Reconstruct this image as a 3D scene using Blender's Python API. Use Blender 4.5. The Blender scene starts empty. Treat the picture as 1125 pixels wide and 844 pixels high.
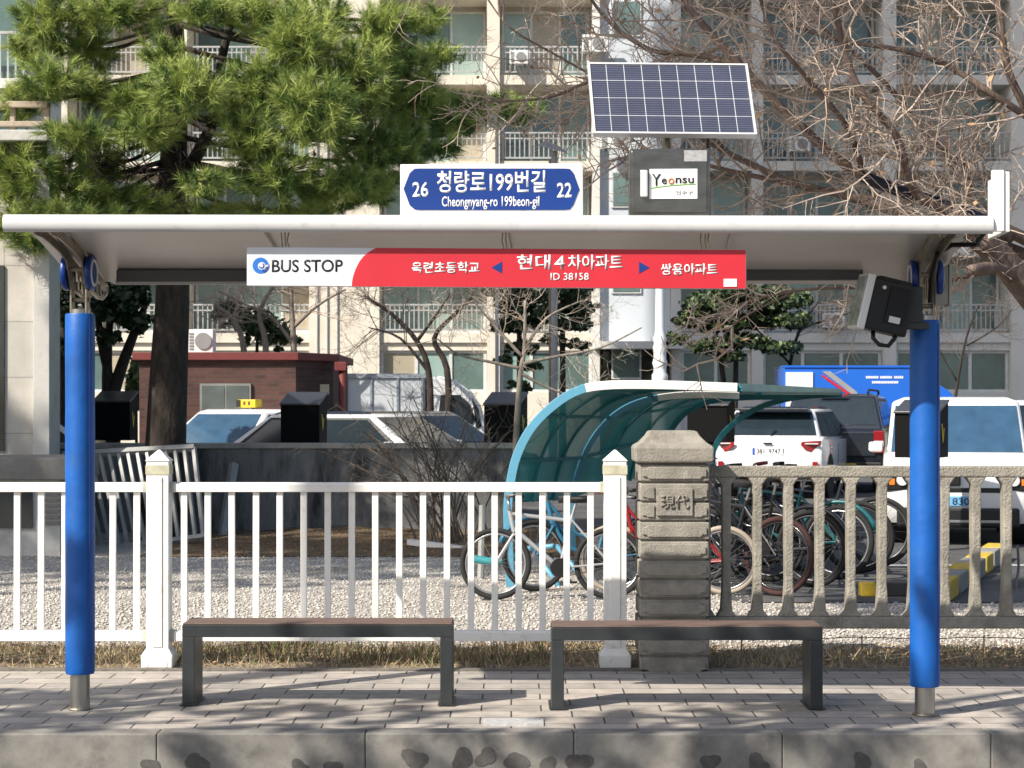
import bpy, bmesh, math, random
import numpy as np
from mathutils import Vector, Matrix
random.seed(7); rng = np.random.default_rng(7)
S = bpy.context.scene; COL = S.collection
R = math.radians
F = 2200.0; HY = 450.0; CX = 562.5; EYE = 1.5
def P(px, py, d):
    return Vector(((px-CX)*d/F, d, EYE-(py-HY)*d/F))
def X(px, d): return (px-CX)*d/F
def Z(py, d): return EYE-(py-HY)*d/F

# ------------------------------------------------------------------ materials
def _n(nt, t, **kw):
    n = nt.nodes.new(t)
    for k, v in kw.items(): setattr(n, k, v)
    return n
def c4(c): return (c[0], c[1], c[2], 1)
MATS = {}
def mat(name, col, rough=.6, metal=0, var=.12, vs=4.0, col2=None, stretch=(1,1,1), bump=0, bs=60, alpha=1, trans=0, spec=.5, coat=0, emit=0, dirt=None, ds=2.0, dlo=.5, dhi=.72):
    if name in MATS: return MATS[name]
    m = bpy.data.materials.new(name); m.use_nodes = True
    nt = m.node_tree; b = nt.nodes['Principled BSDF']; L = nt.links.new
    b.inputs['Roughness'].default_value = rough; b.inputs['Metallic'].default_value = metal
    b.inputs['Specular IOR Level'].default_value = spec
    if coat: b.inputs['Coat Weight'].default_value = coat; b.inputs['Coat Roughness'].default_value = .06
    if trans: b.inputs['Transmission Weight'].default_value = trans
    b.inputs['Alpha'].default_value = alpha
    tc = _n(nt, 'ShaderNodeTexCoord'); mp = _n(nt, 'ShaderNodeMapping'); mp.inputs['Scale'].default_value = stretch
    L(tc.outputs['Object'], mp.inputs[0])
    nz = _n(nt, 'ShaderNodeTexNoise'); nz.inputs['Scale'].default_value = vs; nz.inputs['Detail'].default_value = 7; nz.inputs['Roughness'].default_value = .62
    L(mp.outputs[0], nz.inputs['Vector'])
    rp = _n(nt, 'ShaderNodeValToRGB')
    rp.color_ramp.elements[0].position = .3; rp.color_ramp.elements[1].position = .7
    if col2 is None:
        rp.color_ramp.elements[0].color = c4([max(0, c*(1-var)) for c in col]); rp.color_ramp.elements[1].color = c4([min(1, c*(1+var)) for c in col])
    else:
        rp.color_ramp.elements[0].color = c4(col); rp.color_ramp.elements[1].color = c4(col2)
    L(nz.outputs[0], rp.inputs[0])
    out = rp.outputs[0]
    if dirt:
        n2 = _n(nt, 'ShaderNodeTexNoise'); n2.inputs['Scale'].default_value = ds; n2.inputs['Detail'].default_value = 9; n2.inputs['Roughness'].default_value = .7
        L(mp.outputs[0], n2.inputs['Vector'])
        r2 = _n(nt, 'ShaderNodeValToRGB'); r2.color_ramp.elements[0].position = dlo; r2.color_ramp.elements[1].position = dhi
        mx = _n(nt, 'ShaderNodeMixRGB'); mx.inputs[2].default_value = c4(dirt)
        L(n2.outputs[0], r2.inputs[0]); L(r2.outputs[0], mx.inputs[0]); L(out, mx.inputs[1]); out = mx.outputs[0]
    L(out, b.inputs['Base Color'])
    if emit:
        L(out, b.inputs['Emission Color']); b.inputs['Emission Strength'].default_value = emit
    if bump:
        n3 = _n(nt, 'ShaderNodeTexNoise'); n3.inputs['Scale'].default_value = bs; n3.inputs['Detail'].default_value = 6
        L(mp.outputs[0], n3.inputs['Vector'])
        bp = _n(nt, 'ShaderNodeBump'); bp.inputs['Strength'].default_value = bump; bp.inputs['Distance'].default_value = .02
        L(n3.outputs[0], bp.inputs['Height']); L(bp.outputs[0], b.inputs['Normal'])
    MATS[name] = m; return m

def brick_mat(name, c1, c2, mortar, bw, rh, ms, rough=.8, rotx=False, noise=.25, ns=3.0, bump=.5, bias=0, freq=2, dirt=None, off=.5):
    m = bpy.data.materials.new(name); m.use_nodes = True
    nt = m.node_tree; b = nt.nodes['Principled BSDF']; L = nt.links.new
    b.inputs['Roughness'].default_value = rough
    tc = _n(nt, 'ShaderNodeTexCoord'); mp = _n(nt, 'ShaderNodeMapping')
    if rotx: mp.inputs['Rotation'].default_value = (R(-90), 0, 0)
    L(tc.outputs['Object'], mp.inputs[0])
    nd = _n(nt, 'ShaderNodeTexNoise'); nd.inputs['Scale'].default_value = 6; nd.inputs['Detail'].default_value = 3
    L(tc.outputs['Object'], nd.inputs['Vector'])
    ad = _n(nt, 'ShaderNodeVectorMath'); ad.operation = 'SCALE'; ad.inputs['Scale'].default_value = ms*1.5
    L(nd.outputs['Color'], ad.inputs[0])
    a2 = _n(nt, 'ShaderNodeVectorMath'); a2.operation = 'ADD'; L(mp.outputs[0], a2.inputs[0]); L(ad.outputs[0], a2.inputs[1])
    br = _n(nt, 'ShaderNodeTexBrick'); br.offset = off; br.offset_frequency = freq
    br.inputs['Scale'].default_value = 1; br.inputs['Mortar Size'].default_value = ms; br.inputs['Mortar Smooth'].default_value = .2
    br.inputs['Brick Width'].default_value = bw; br.inputs['Row Height'].default_value = rh; br.inputs['Bias'].default_value = bias
    br.inputs['Color1'].default_value = c4(c1); br.inputs['Color2'].default_value = c4(c2); br.inputs['Mortar'].default_value = c4(mortar)
    L(a2.outputs[0], br.inputs['Vector'])
    nz = _n(nt, 'ShaderNodeTexNoise'); nz.inputs['Scale'].default_value = ns; nz.inputs['Detail'].default_value = 10; nz.inputs['Roughness'].default_value = .75
    L(tc.outputs['Object'], nz.inputs['Vector'])
    rp = _n(nt, 'ShaderNodeValToRGB'); rp.color_ramp.elements[0].position = .3; rp.color_ramp.elements[1].position = .7
    rp.color_ramp.elements[0].color = (1-noise,)*3+(1,); rp.color_ramp.elements[1].color = (1+noise*.6,)*3+(1,)
    L(nz.outputs[0], rp.inputs[0])
    mx = _n(nt, 'ShaderNodeMixRGB'); mx.blend_type = 'MULTIPLY'; mx.inputs[0].default_value = 1
    L(br.outputs['Color'], mx.inputs[1]); L(rp.outputs[0], mx.inputs[2]); L(mx.outputs[0], b.inputs['Base Color'])
    sub = _n(nt, 'ShaderNodeMath'); sub.operation = 'MULTIPLY_ADD'; sub.inputs[1].default_value = -1; 
    n4 = _n(nt, 'ShaderNodeTexNoise'); n4.inputs['Scale'].default_value = 120
    L(tc.outputs['Object'], n4.inputs['Vector'])
    m4 = _n(nt, 'ShaderNodeMath'); m4.operation = 'MULTIPLY'; m4.inputs[1].default_value = .3; L(n4.outputs[0], m4.inputs[0])
    L(br.outputs['Fac'], sub.inputs[0]); L(m4.outputs[0], sub.inputs[2])
    bp = _n(nt, 'ShaderNodeBump'); bp.inputs['Strength'].default_value = bump; bp.inputs['Distance'].default_value = .01
    L(sub.outputs[0], bp.inputs['Height']); L(bp.outputs[0], b.inputs['Normal'])
    MATS[name] = m; return m

def gravel_mat(name, ca, cb, scale=45, bump=1.0, patch=None):
    m = bpy.data.materials.new(name); m.use_nodes = True
    nt = m.node_tree; b = nt.nodes['Principled BSDF']; L = nt.links.new
    b.inputs['Roughness'].default_value = .95; b.inputs['Specular IOR Level'].default_value = .2
    tc = _n(nt, 'ShaderNodeTexCoord')
    vo = _n(nt, 'ShaderNodeTexVoronoi'); vo.inputs['Scale'].default_value = scale; vo.inputs['Randomness'].default_value = 1
    L(tc.outputs['Object'], vo.inputs['Vector'])
    sp = _n(nt, 'ShaderNodeSeparateColor'); L(vo.outputs['Color'], sp.inputs[0])
    rp = _n(nt, 'ShaderNodeValToRGB'); rp.color_ramp.elements[0].color = c4(ca); rp.color_ramp.elements[1].color = c4(cb)
    L(sp.outputs[0], rp.inputs[0]); out = rp.outputs[0]
    nz = _n(nt, 'ShaderNodeTexNoise'); nz.inputs['Scale'].default_value = 1.3; nz.inputs['Detail'].default_value = 8; nz.inputs['Roughness'].default_value = .7
    L(tc.outputs['Object'], nz.inputs['Vector'])
    if patch:
        r2 = _n(nt, 'ShaderNodeValToRGB'); r2.color_ramp.elements[0].position = patch[1]; r2.color_ramp.elements[1].position = patch[2]
        mx = _n(nt, 'ShaderNodeMixRGB'); mx.inputs[2].default_value = c4(patch[0])
        L(nz.outputs[0], r2.inputs[0]); L(r2.outputs[0], mx.inputs[0]); L(out, mx.inputs[1]); out = mx.outputs[0]
    L(out, b.inputs['Base Color'])
    bp = _n(nt, 'ShaderNodeBump'); bp.inputs['Strength'].default_value = bump; bp.inputs['Distance'].default_value = .03; bp.invert = True
    L(vo.outputs['Distance'], bp.inputs['Height']); L(bp.outputs[0], b.inputs['Normal'])
    MATS[name] = m; return m

# ------------------------------------------------------------------ mesh builder
class MB:
    def __init__(s): s.v = []; s.f = []; s.mi = []; s.m = 0
    def add(s, vs, fs):
        o = len(s.v); s.v.extend([tuple(v) for v in vs]); s.f.extend([tuple(i+o for i in f) for f in fs]); s.mi.extend([s.m]*len(fs)); return s
    def box(s, c, d, M=None):
        x, y, z = d[0]/2, d[1]/2, d[2]/2
        vs = [Vector(p) for p in ((-x,-y,-z),(x,-y,-z),(x,y,-z),(-x,y,-z),(-x,-y,z),(x,-y,z),(x,y,z),(-x,y,z))]
        if M is not None: vs = [M @ v for v in vs]
        c = Vector(c)
        return s.add([v+c for v in vs], [(0,3,2,1),(4,5,6,7),(0,1,5,4),(1,2,6,5),(2,3,7,6),(3,0,4,7)])
    def bx(s, x0, x1, y0, y1, z0, z1): return s.box(((x0+x1)/2,(y0+y1)/2,(z0+z1)/2),(x1-x0,y1-y0,z1-z0))
    def prism(s, poly, axis, a, b):
        # poly 2D extruded along axis from a to b; axis 'x': poly=(y,z); 'y': (x,z); 'z': (x,y)
        def p3(p, t):
            return {'x':(t,p[0],p[1]),'y':(p[0],t,p[1]),'z':(p[0],p[1],t)}[axis]
        n = len(poly); vs = [p3(p,a) for p in poly]+[p3(p,b) for p in poly]
        fs = [(i,(i+1)%n,n+(i+1)%n,n+i) for i in range(n)] + [tuple(range(n))[::-1], tuple(range(n,2*n))]
        return s.add(vs, fs)
    def tube(s, pts, r, n=8, cap=True):
        pts = [Vector(p) for p in pts]; k = len(pts)
        rs = r if isinstance(r, (list, tuple)) else [r]*k
        vs = []; up = None
        for i, p in enumerate(pts):
            t = (pts[min(i+1,k-1)]-pts[max(i-1,0)])
            if t.length < 1e-9: t = Vector((0,0,1))
            t.normalize()
            if up is None:
                a = Vector((0,0,1)) if abs(t.z) < .9 else Vector((1,0,0))
                up = t.cross(a).normalized()
            else:
                up = up - t*up.dot(t)
                up = up.normalized() if up.length > 1e-6 else t.orthogonal().normalized()
            w = t.cross(up)
            for j in range(n):
                an = 2*math.pi*j/n
                vs.append(p + (up*math.cos(an)+w*math.sin(an))*rs[i])
        fs = []
        for i in range(k-1):
            for j in range(n):
                fs.append((i*n+j, i*n+(j+1)%n, (i+1)*n+(j+1)%n, (i+1)*n+j))
        if cap: fs.append(tuple(range(n))[::-1]); fs.append(tuple(range((k-1)*n, k*n)))
        return s.add(vs, fs)
    def cyl(s, a, b, r, n=16, r2=None): return s.tube([a,b],[r, r if r2 is None else r2], n)
    def lathe(s, prof, c, n=16, axis='z'):
        vs = []; k = len(prof)
        for (r, h) in prof:
            for j in range(n):
                an = 2*math.pi*j/n; a, b = r*math.cos(an), r*math.sin(an)
                v = {'z':(a,b,h),'x':(h,a,b),'y':(a,h,b)}[axis]
                vs.append((v[0]+c[0], v[1]+c[1], v[2]+c[2]))
        fs = [(i*n+j, i*n+(j+1)%n, (i+1)*n+(j+1)%n, (i+1)*n+j) for i in range(k-1) for j in range(n)]
        fs += [tuple(range(n))[::-1], tuple(range((k-1)*n, k*n))]
        return s.add(vs, fs)
    def torus(s, c, Rr, r, axis='x', n=32, m=8):
        vs = []
        for i in range(n):
            a = 2*math.pi*i/n
            for j in range(m):
                b = 2*math.pi*j/m; q = Rr+r*math.cos(b); u, v, w = q*math.cos(a), q*math.sin(a), r*math.sin(b)
                p = {'x':(w,u,v),'y':(u,w,v),'z':(u,v,w)}[axis]
                vs.append((p[0]+c[0],p[1]+c[1],p[2]+c[2]))
        return s.add(vs, [(i*m+j, ((i+1)%n)*m+j, ((i+1)%n)*m+(j+1)%m, i*m+(j+1)%m) for i in range(n) for j in range(m)])
    def quad(s, a, b, c, d): return s.add([a,b,c,d],[(0,1,2,3)])
    def slab(s, a, b, c, d, t):
        a, b, c, d = map(Vector, (a,b,c,d)); n = (b-a).cross(d-a).normalized()*t
        return s.add([a,b,c,d,a-n,b-n,c-n,d-n], [(0,1,2,3),(7,6,5,4),(0,4,5,1),(1,5,6,2),(2,6,7,3),(3,7,4,0)])
    def loft(s, secs, close=True, caps=True):
        n = len(secs[0]); vs = [p for q in secs for p in q]; fs = []
        for i in range(len(secs)-1):
            for j in range(n if close else n-1):
                fs.append((i*n+j, i*n+(j+1)%n, (i+1)*n+(j+1)%n, (i+1)*n+j))
        if caps: fs.append(tuple(range(n))[::-1]); fs.append(tuple(range((len(secs)-1)*n, len(secs)*n)))
        return s.add(vs, fs)
    def move(s, M):
        s.v = [tuple(M @ Vector(v)) for v in s.v]; return s
    def build(s, name, m, parent=None, bevel=0, smooth=False, seg=2, fix=True, auto=None):
        off = Vector((0,0,0))
        if parent is not None:
            off = Vector(parent.get('_o', (0,0,0)))
        me = bpy.data.meshes.new(name)
        if off.length: me.from_pydata([(v[0]-off.x, v[1]-off.y, v[2]-off.z) for v in s.v], [], s.f)
        else: me.from_pydata(s.v, [], s.f)
        ms = m if isinstance(m, (list, tuple)) else [m]
        for q in ms: me.materials.append(q)
        if len(ms) > 1: me.polygons.foreach_set('material_index', s.mi)
        if fix:
            bm = bmesh.new(); bm.from_mesh(me); bmesh.ops.recalc_face_normals(bm, faces=bm.faces); bm.to_mesh(me); bm.free()
        if smooth: me.polygons.foreach_set('use_smooth', [True]*len(me.polygons))
        if auto: me.set_sharp_from_angle(angle=R(auto))
        o = bpy.data.objects.new(name, me); COL.objects.link(o)
        if parent is not None:
            o.parent = parent; o['_o'] = tuple(off)
        if bevel:
            b = o.modifiers.new('Bevel', 'BEVEL'); b.width = bevel; b.segments = seg; b.limit_method = 'ANGLE'; b.angle_limit = R(40)
        return o

def np_mesh(name, verts, faces, m, parent=None, mi=None, smooth=False):
    """verts (N,3) array, faces (M,k) array"""
    me = bpy.data.meshes.new(name); k = faces.shape[1]
    off = np.array(parent.get('_o', (0,0,0))) if parent is not None else np.zeros(3)
    me.vertices.add(len(verts)); me.vertices.foreach_set('co', (verts-off).astype(np.float32).ravel())
    me.loops.add(faces.size); me.loops.foreach_set('vertex_index', faces.astype(np.int32).ravel())
    me.polygons.add(len(faces)); me.polygons.foreach_set('loop_start', np.arange(0, faces.size, k, dtype=np.int32))
    for q in (m if isinstance(m, (list,tuple)) else [m]): me.materials.append(q)
    if mi is not None: me.polygons.foreach_set('material_index', mi.astype(np.int32))
    me.update(calc_edges=True); me.validate()
    o = bpy.data.objects.new(name, me); COL.objects.link(o)
    if parent is not None: o.parent = parent; o['_o'] = tuple(off)
    return o

def tag(o, label, cat, group=None, kind=None):
    if label: o['label'] = label
    if cat: o['category'] = cat
    if group: o['group'] = group
    if kind: o['kind'] = kind
    return o
def thing(name, label, cat, loc=(0,0,0), group=None, world=True, rz=0):
    """Empty at the thing's base. world=True: parts are given in world coordinates."""
    o = bpy.data.objects.new(name, None); COL.objects.link(o); o.location = loc; o.rotation_euler = (0,0,rz)
    o.empty_display_size = .1
    o['_o'] = tuple(loc) if world else (0,0,0)
    return tag(o, label, cat, group)
def struct(name, mb, m, **kw):
    o = mb.build(name, m, **kw); o['kind'] = 'structure'; return o
def part_of(o, label): o['label'] = label; return o

def text_obj(name, txt, c, w, h, m, parent, depth=.003, bold=0.0, M=None, keep=False, align_y='mid'):
    """lettering: mesh standing in the XZ plane at c, facing -Y, fitted into w x h"""
    cu = bpy.data.curves.new(name, 'FONT'); cu.body = txt; cu.size = 1; cu.offset = bold; cu.extrude = 0; cu.resolution_u = 4
    o = bpy.data.objects.new(name+'_tmp', cu); COL.objects.link(o)
    dg = bpy.context.evaluated_depsgraph_get(); dg.update()
    me = bpy.data.meshes.new_from_object(o.evaluated_get(dg))
    COL.objects.unlink(o); bpy.data.objects.remove(o); bpy.data.curves.remove(cu)
    me.name = name
    co = np.zeros(len(me.vertices)*3); me.vertices.foreach_get('co', co); co = co.reshape(-1,3)
    lo, hi = co.min(0), co.max(0); sx = w/(hi[0]-lo[0]); sz = h/(hi[1]-lo[1])
    if keep: sx = sz = min(sx, sz)
    out = np.zeros_like(co)
    out[:,0] = (co[:,0]-(lo[0]+hi[0])/2)*sx; out[:,2] = (co[:,1]-(lo[1]+hi[1])/2)*sz
    off = Vector(parent.get('_o', (0,0,0))) if parent is not None else Vector((0,0,0))
    c = Vector(c)
    if M is None: out += np.array(c-off)
    else:
        M = np.array(M); out = out @ M.T + np.array(c-off)
    me.vertices.foreach_set('co', out.ravel()); me.update()
    me.materials.clear(); me.materials.append(m)
    ob = bpy.data.objects.new(name, me); COL.objects.link(ob)
    if parent is not None: ob.parent = parent; ob['_o'] = tuple(off)
    sd = ob.modifiers.new('Solid', 'SOLIDIFY'); sd.thickness = depth; sd.offset = 0
    return ob

def copy_tree(o, parent=None):
    c = o.copy(); COL.objects.link(c)
    if parent is not None: c.parent = parent
    for ch in list(o.children):
        copy_tree(ch, c)
    return c
# ------------------------------------------------------------------ camera, light
cam = bpy.data.cameras.new('camera'); co = bpy.data.objects.new('camera', cam); COL.objects.link(co)
cam.sensor_width = 36; cam.lens = 36*F/1125; cam.shift_y = (HY-422)/1125; cam.clip_end = 2000; cam.clip_start = .1
co.location = (0,0,EYE); co.rotation_euler = (R(90),0,0); S.camera = co
cam.dof.use_dof = True; cam.dof.focus_distance = 10.5; cam.dof.aperture_fstop = 13
SUN_EL, SUN_AZ = 40.0, 50.0      # sun behind the camera, SUN_AZ degrees to the left
sdir = Vector((-math.sin(R(SUN_AZ))*math.cos(R(SUN_EL)), -math.cos(R(SUN_AZ))*math.cos(R(SUN_EL)), math.sin(R(SUN_EL))))
sl = bpy.data.lights.new('sun', 'SUN'); sl.energy = 5.0; sl.angle = R(.5); sl.color = (1,.93,.82)
so = bpy.data.objects.new('sun', sl); COL.objects.link(so); so.rotation_euler = sdir.to_track_quat('Z','Y').to_euler(); so.location = (-20,-20,30)
W = bpy.data.worlds.new('World'); S.world = W; W.use_nodes = True
wn = W.node_tree; bg = wn.nodes['Background']; sk = wn.nodes.new('ShaderNodeTexSky'); sk.sky_type = 'NISHITA'; sk.sun_disc = False
sk.sun_elevation = R(SUN_EL); sk.sun_rotation = R(180+SUN_AZ); sk.air_density = 1; sk.dust_density = 2
wn.links.new(sk.outputs[0], bg.inputs[0]); bg.inputs[1].default_value = .10
S.view_settings.view_transform = 'Standard'; S.view_settings.look = 'None'; S.view_settings.exposure = .55; S.view_settings.gamma = 1
S.cycles.use_denoising = True; S.cycles.max_bounces = 6; S.cycles.transparent_max_bounces = 12
S.cycles.sample_clamp_indirect = 6

# ------------------------------------------------------------------ materials
M_paver = brick_mat('paver', (.33,.305,.275), (.47,.415,.365), (.055,.048,.042), .30, .2, .0045, noise=.34, ns=5, bump=.6)
M_kerb = mat('kerb_stone', (.17,.16,.145), .85, vs=9, col2=(.29,.275,.25), bump=.25, bs=260, dirt=(.09,.085,.08), ds=4, dlo=.52, dhi=.75)
M_kerbjoint = mat('joint', (.03,.03,.03), .9)
M_asphalt = mat('asphalt', (.05,.05,.052), .9, vs=60, col2=(.10,.10,.10), bump=.5, bs=200, dirt=(.16,.155,.15), ds=.8, dlo=.45, dhi=.8)
M_gravel = gravel_mat('gravel', (.30,.275,.245), (.58,.54,.49), 45, .7, ((.23,.19,.145), .52, .72))
M_soil = gravel_mat('soil', (.09,.06,.04), (.26,.18,.11), 30, 1.0, ((.22,.16,.10), .45, .65))
M_earth = mat('earth', (.17,.13,.09), .95, vs=12, col2=(.34,.28,.20), bump=1, bs=50)
M_white = mat('white_paint', (.80,.79,.76), .42, vs=3, var=.05, dirt=(.40,.37,.32), ds=11, dlo=.54, dhi=.88)
M_line = mat('line_paint', (.62,.62,.60), .8, var=.2, vs=20)
M_steel = mat('stainless', (.42,.41,.39), .34, 1, var=.1, vs=6, stretch=(6,6,1))
M_steel_d = mat('weathered_steel', (.30,.26,.20), .42, .8, var=.3, vs=14)
M_blue = mat('blue_sleeve', (.003,.095,.39), .5, var=.18, vs=5, bump=.25, bs=9, dirt=(.02,.10,.30), ds=7, dlo=.56, dhi=.85)
M_roofpaint = mat('roof_paint', (.60,.60,.60), .4, var=.06, vs=4, dirt=(.42,.42,.42), ds=12, dlo=.55, dhi=.85)
M_panel = mat('roof_panel', (.50,.47,.44), .35, var=.1, vs=2.2, stretch=(1,1,3), spec=.6)
M_rearshade = mat('rear_shade_grey', (.07,.07,.075), .5)
M_red = mat('sign_red', (.54,.018,.034), .45, var=.06, vs=3)
M_signw = mat('sign_white', (.68,.70,.74), .4, var=.06, vs=4, stretch=(1,1,4))
M_signb = mat('sign_blue', (.002,.034,.21), .4, var=.08)
M_logo = mat('logo_blue', (.02,.16,.55), .4)
M_logod = mat('logo_navy', (.01,.05,.30), .4)
M_ltr = mat('letter_white', (.82,.82,.82), .5, var=.02)
M_blk = mat('black_plastic', (.007,.007,.0075), .5, var=.2)
M_blk2 = mat('black_matte', (.006,.006,.007), .7)
M_dgrey = mat('dark_grey_steel', (.026,.030,.032), .45, var=.18, vs=12)
M_wood = mat('bench_wood', (.10,.060,.048), .6, vs=5, col2=(.18,.125,.10), stretch=(1,12,12), bump=.2, bs=40)
M_conc = mat('fence_concrete', (.20,.185,.155), .9, vs=7, col2=(.38,.35,.295), bump=.6, bs=80, dirt=(.10,.09,.07), ds=5, dlo=.55, dhi=.78)
M_conc2 = mat('pier_concrete', (.20,.185,.16), .9, vs=9, col2=(.34,.315,.27), bump=.35, bs=90, dirt=(.12,.105,.085), ds=7, dlo=.55, dhi=.8)
M_wall = mat('stained_concrete', (.15,.15,.15), .92, vs=3, col2=(.25,.25,.25), stretch=(1.4,1,.35), bump=.5, bs=60, dirt=(.035,.035,.035), ds=2.2, dlo=.46, dhi=.66)
M_cope = mat('coping', (.33,.31,.28), .9, vs=8, col2=(.46,.43,.39), bump=.4, bs=70, dirt=(.18,.17,.15), ds=4)
M_cell = mat('solar_cell', (.045,.05,.085), .22, var=.12, vs=9, spec=.8)
M_alu = mat('aluminium', (.72,.72,.72), .35, .3, var=.05)
M_cellln = mat('cell_line', (.50,.52,.56), .4)
M_box = mat('steel_box', (.16,.155,.145), .28, .9, var=.3, vs=3, stretch=(2,2,5))

# ------------------------------------------------------------------ ground
g = MB(); g.quad((-400,-200,-.2),(400,-200,-.2),(400,600,-.2),(-400,600,-.2)); struct('ground', g, M_earth)
g = MB(); g.quad((-60,-3,-.18),(60,-3,-.18),(60,9.26,-.18),(-60,9.26,-.18)); struct('road', g, M_asphalt)
kroot = MB()
k0 = X(172, 9.27); bms = []
for i in range(-12, 13):
    x0 = k0 + i*.966
    kroot.bx(x0+.0012, x0+.9648, 9.27, 9.43, -.3, 0.0 + .0015*math.sin(i*2.3))
kb = struct('kerb', kroot, M_kerb, bevel=.007)
st = MB()
for px, py, r in ((166,842,.05),(216,838,.06),(330,844,.05),(366,843,.045),(455,834,.065),(508,834,.06),(534,832,.055),(567,836,.06),(602,841,.05),(636,838,.065),(780,837,.05),(833,840,.06),(947,838,.055),(1010,842,.04)):
    cx, cz = X(px,9.27), Z(py,9.27); n = 18; pl = []
    for j in range(n):
        a = 2*math.pi*j/n; q = r*(.8+.16*math.sin(a*2+px)+.12*math.sin(a*3+px*1.7)+.10*random.random()); pl.append((cx+q*math.cos(a), cz+q*.9*math.sin(a)))
    st.prism(pl, 'y', 9.267, 9.2695)
sto = st.build('blotch', mat('dark_blotch', (.10,.093,.086), .9, var=.25, vs=30), kb); sto['kind'] = 'stuff'  # flat dark blotches on the lower kerb face
g = MB(); g.quad((-30,9.428,-.006),(30,9.428,-.006),(30,11.5,-.004),(-30,11.5,-.004)); struct('pavement', g, M_paver)
g = MB(); g.bx(-30, 30, 11.50, 11.58, -.2, .006); struct('edging_strip', g, mat('edging', (.16,.145,.125), .9, vs=14, var=.35, bump=.5))
# verge: a low bank of dry earth under the fence
def grid_sheet(x0,x1,y0,y1,nx,ny,zf):
    xs = np.linspace(x0,x1,nx); ys = np.linspace(y0,y1,ny); v = np.array([[x,y,zf(x,y)] for y in ys for x in xs])
    f = np.array([[j*nx+i, j*nx+i+1,(j+1)*nx+i+1,(j+1)*nx+i] for j in range(ny-1) for i in range(nx-1)]); return v, f
def zverge(x, y):
    t = (y-11.58)/(12.9-11.58); bank = math.sin(min(1,max(0,t))*math.pi)*(.04 if x < 1.0 else .015)
    return -.012 + bank*(1+.4*math.sin(x*3.1)+.2*math.sin(x*7.7+y*2)) + .004*math.sin(x*17+y*13)
v, f = grid_sheet(-14,14,11.58,13.0,220,20,zverge); o = np_mesh('verge', v, f, M_earth); o['kind'] = 'structure'
g = MB(); g.quad((-40,12.9,-.01),(40,12.9,-.01),(40,24.4,0),(-40,24.4,0)); struct('gravel_yard', g, M_gravel)
pts = []
g = MB(); g.add([(1.75,15.6,.0),(40,15.4,.0),(40,110,.0),(-40,110,.0),(-40,24.75,.0),(1.2,24.75,.0)], [(0,1,2,3,4,5)]); struct('car_park', g, M_asphalt)
g = MB()
g.quad((3.2,19.2,.004),(12,19.2,.004),(12,19.32,.004),(3.2,19.32,.004)); g.quad((4.0,26.5,.004),(14,29,.004),(14,29.15,.004),(4.0,26.65,.004))
struct('parking_line', g, M_line)

# ------------------------------------------------------------------ shelter frame of reference
D0 = 9.95; TH = R(-2.6); cT, sT = math.cos(TH), math.sin(TH)
MS = Matrix.Translation((0,D0,0)) @ Matrix.Rotation(TH, 4, 'Z'); MS3 = Matrix.Rotation(TH, 3, 'Z')
def sh(x, y, z): return MS @ Vector((x,y,z))
def spx(px, c, py=None):
    k = (px-CX)/F; x = (k*(D0+cT*c)+sT*c)/(cT-k*sT)
    wy = D0 + sT*x + cT*c
    return x if py is None else (x, EYE-(py-HY)*wy/F)
shelter = thing('bus_shelter', 'bus shelter with curved pale roof on two blue posts over the pavement', 'bus shelter', tuple(sh(0,0,0)))
XL, XR = spx(88,0), spx(1016,0)
def zr(x): return -.003*(x+2.37)/4.57*9
for nm, x, ytop, ybot, zt0 in (('post',XL,345,740,None),('post',XR,352,754,None)):
    d = sh(x,0,0).y; zt, zb = Z(ytop,d), Z(ybot,d)
    zt2 = zt+.022
    m = MB().lathe([(.049,-.01),(.049,zt2),(.044,zt2+.004)], (x,0,0), 24).move(MS); po = m.build('post', M_steel, shelter, smooth=True, auto=40)
    m = MB().lathe([(.062,.0),(.06,.006)], (x,0,0), 24).move(MS); m.build('base_plate', M_steel_d, po)
    MB().tube([(x+.0745*math.sin(.9), -.0745*math.cos(.9), zb+.02),(x+.075*math.sin(.9), -.075*math.cos(.9), zt-.02)],.0022,5).move(MS).build('seam', M_signb, po)
    prof = [(.05,zb-.002),(.069,zb),(.0735,zb+.012)]
    for i in range(1, 12): prof.append((.0735+.0008*math.sin(i*2.1+x), zb+.012+(zt-zb-.02)*i/12))
    prof += [(.0735,zt-.008),(.07,zt),(.05,zt+.001)]
    m = MB().lathe(prof, (x,0,0), 28).move(MS); m.build('sleeve', M_blue, po, smooth=True, auto=40)
# front beam
xa, xb = spx(5,-.68), spx(1090,-.68); za, zb = spx(5,-.68,245.5)[1], spx(1090,-.68,247.5)[1]
def zbeam(x): return za+(zb-za)*(x-xa)/(xb-xa)
prof = [(.036*math.cos(a)*(.75 if math.cos(a)<0 else 1), .041*math.sin(a)) for a in [2*math.pi*i/20 for i in range(20)]]
m = MB(); m.loft([[(x, -.68+p[0]-.01, zbeam(x)+p[1]) for p in prof] for x in (xa, xa+.01, xb-.01, xb)])
m.move(MS).build('front_beam', M_roofpaint, shelter, smooth=True, auto=50)
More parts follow.
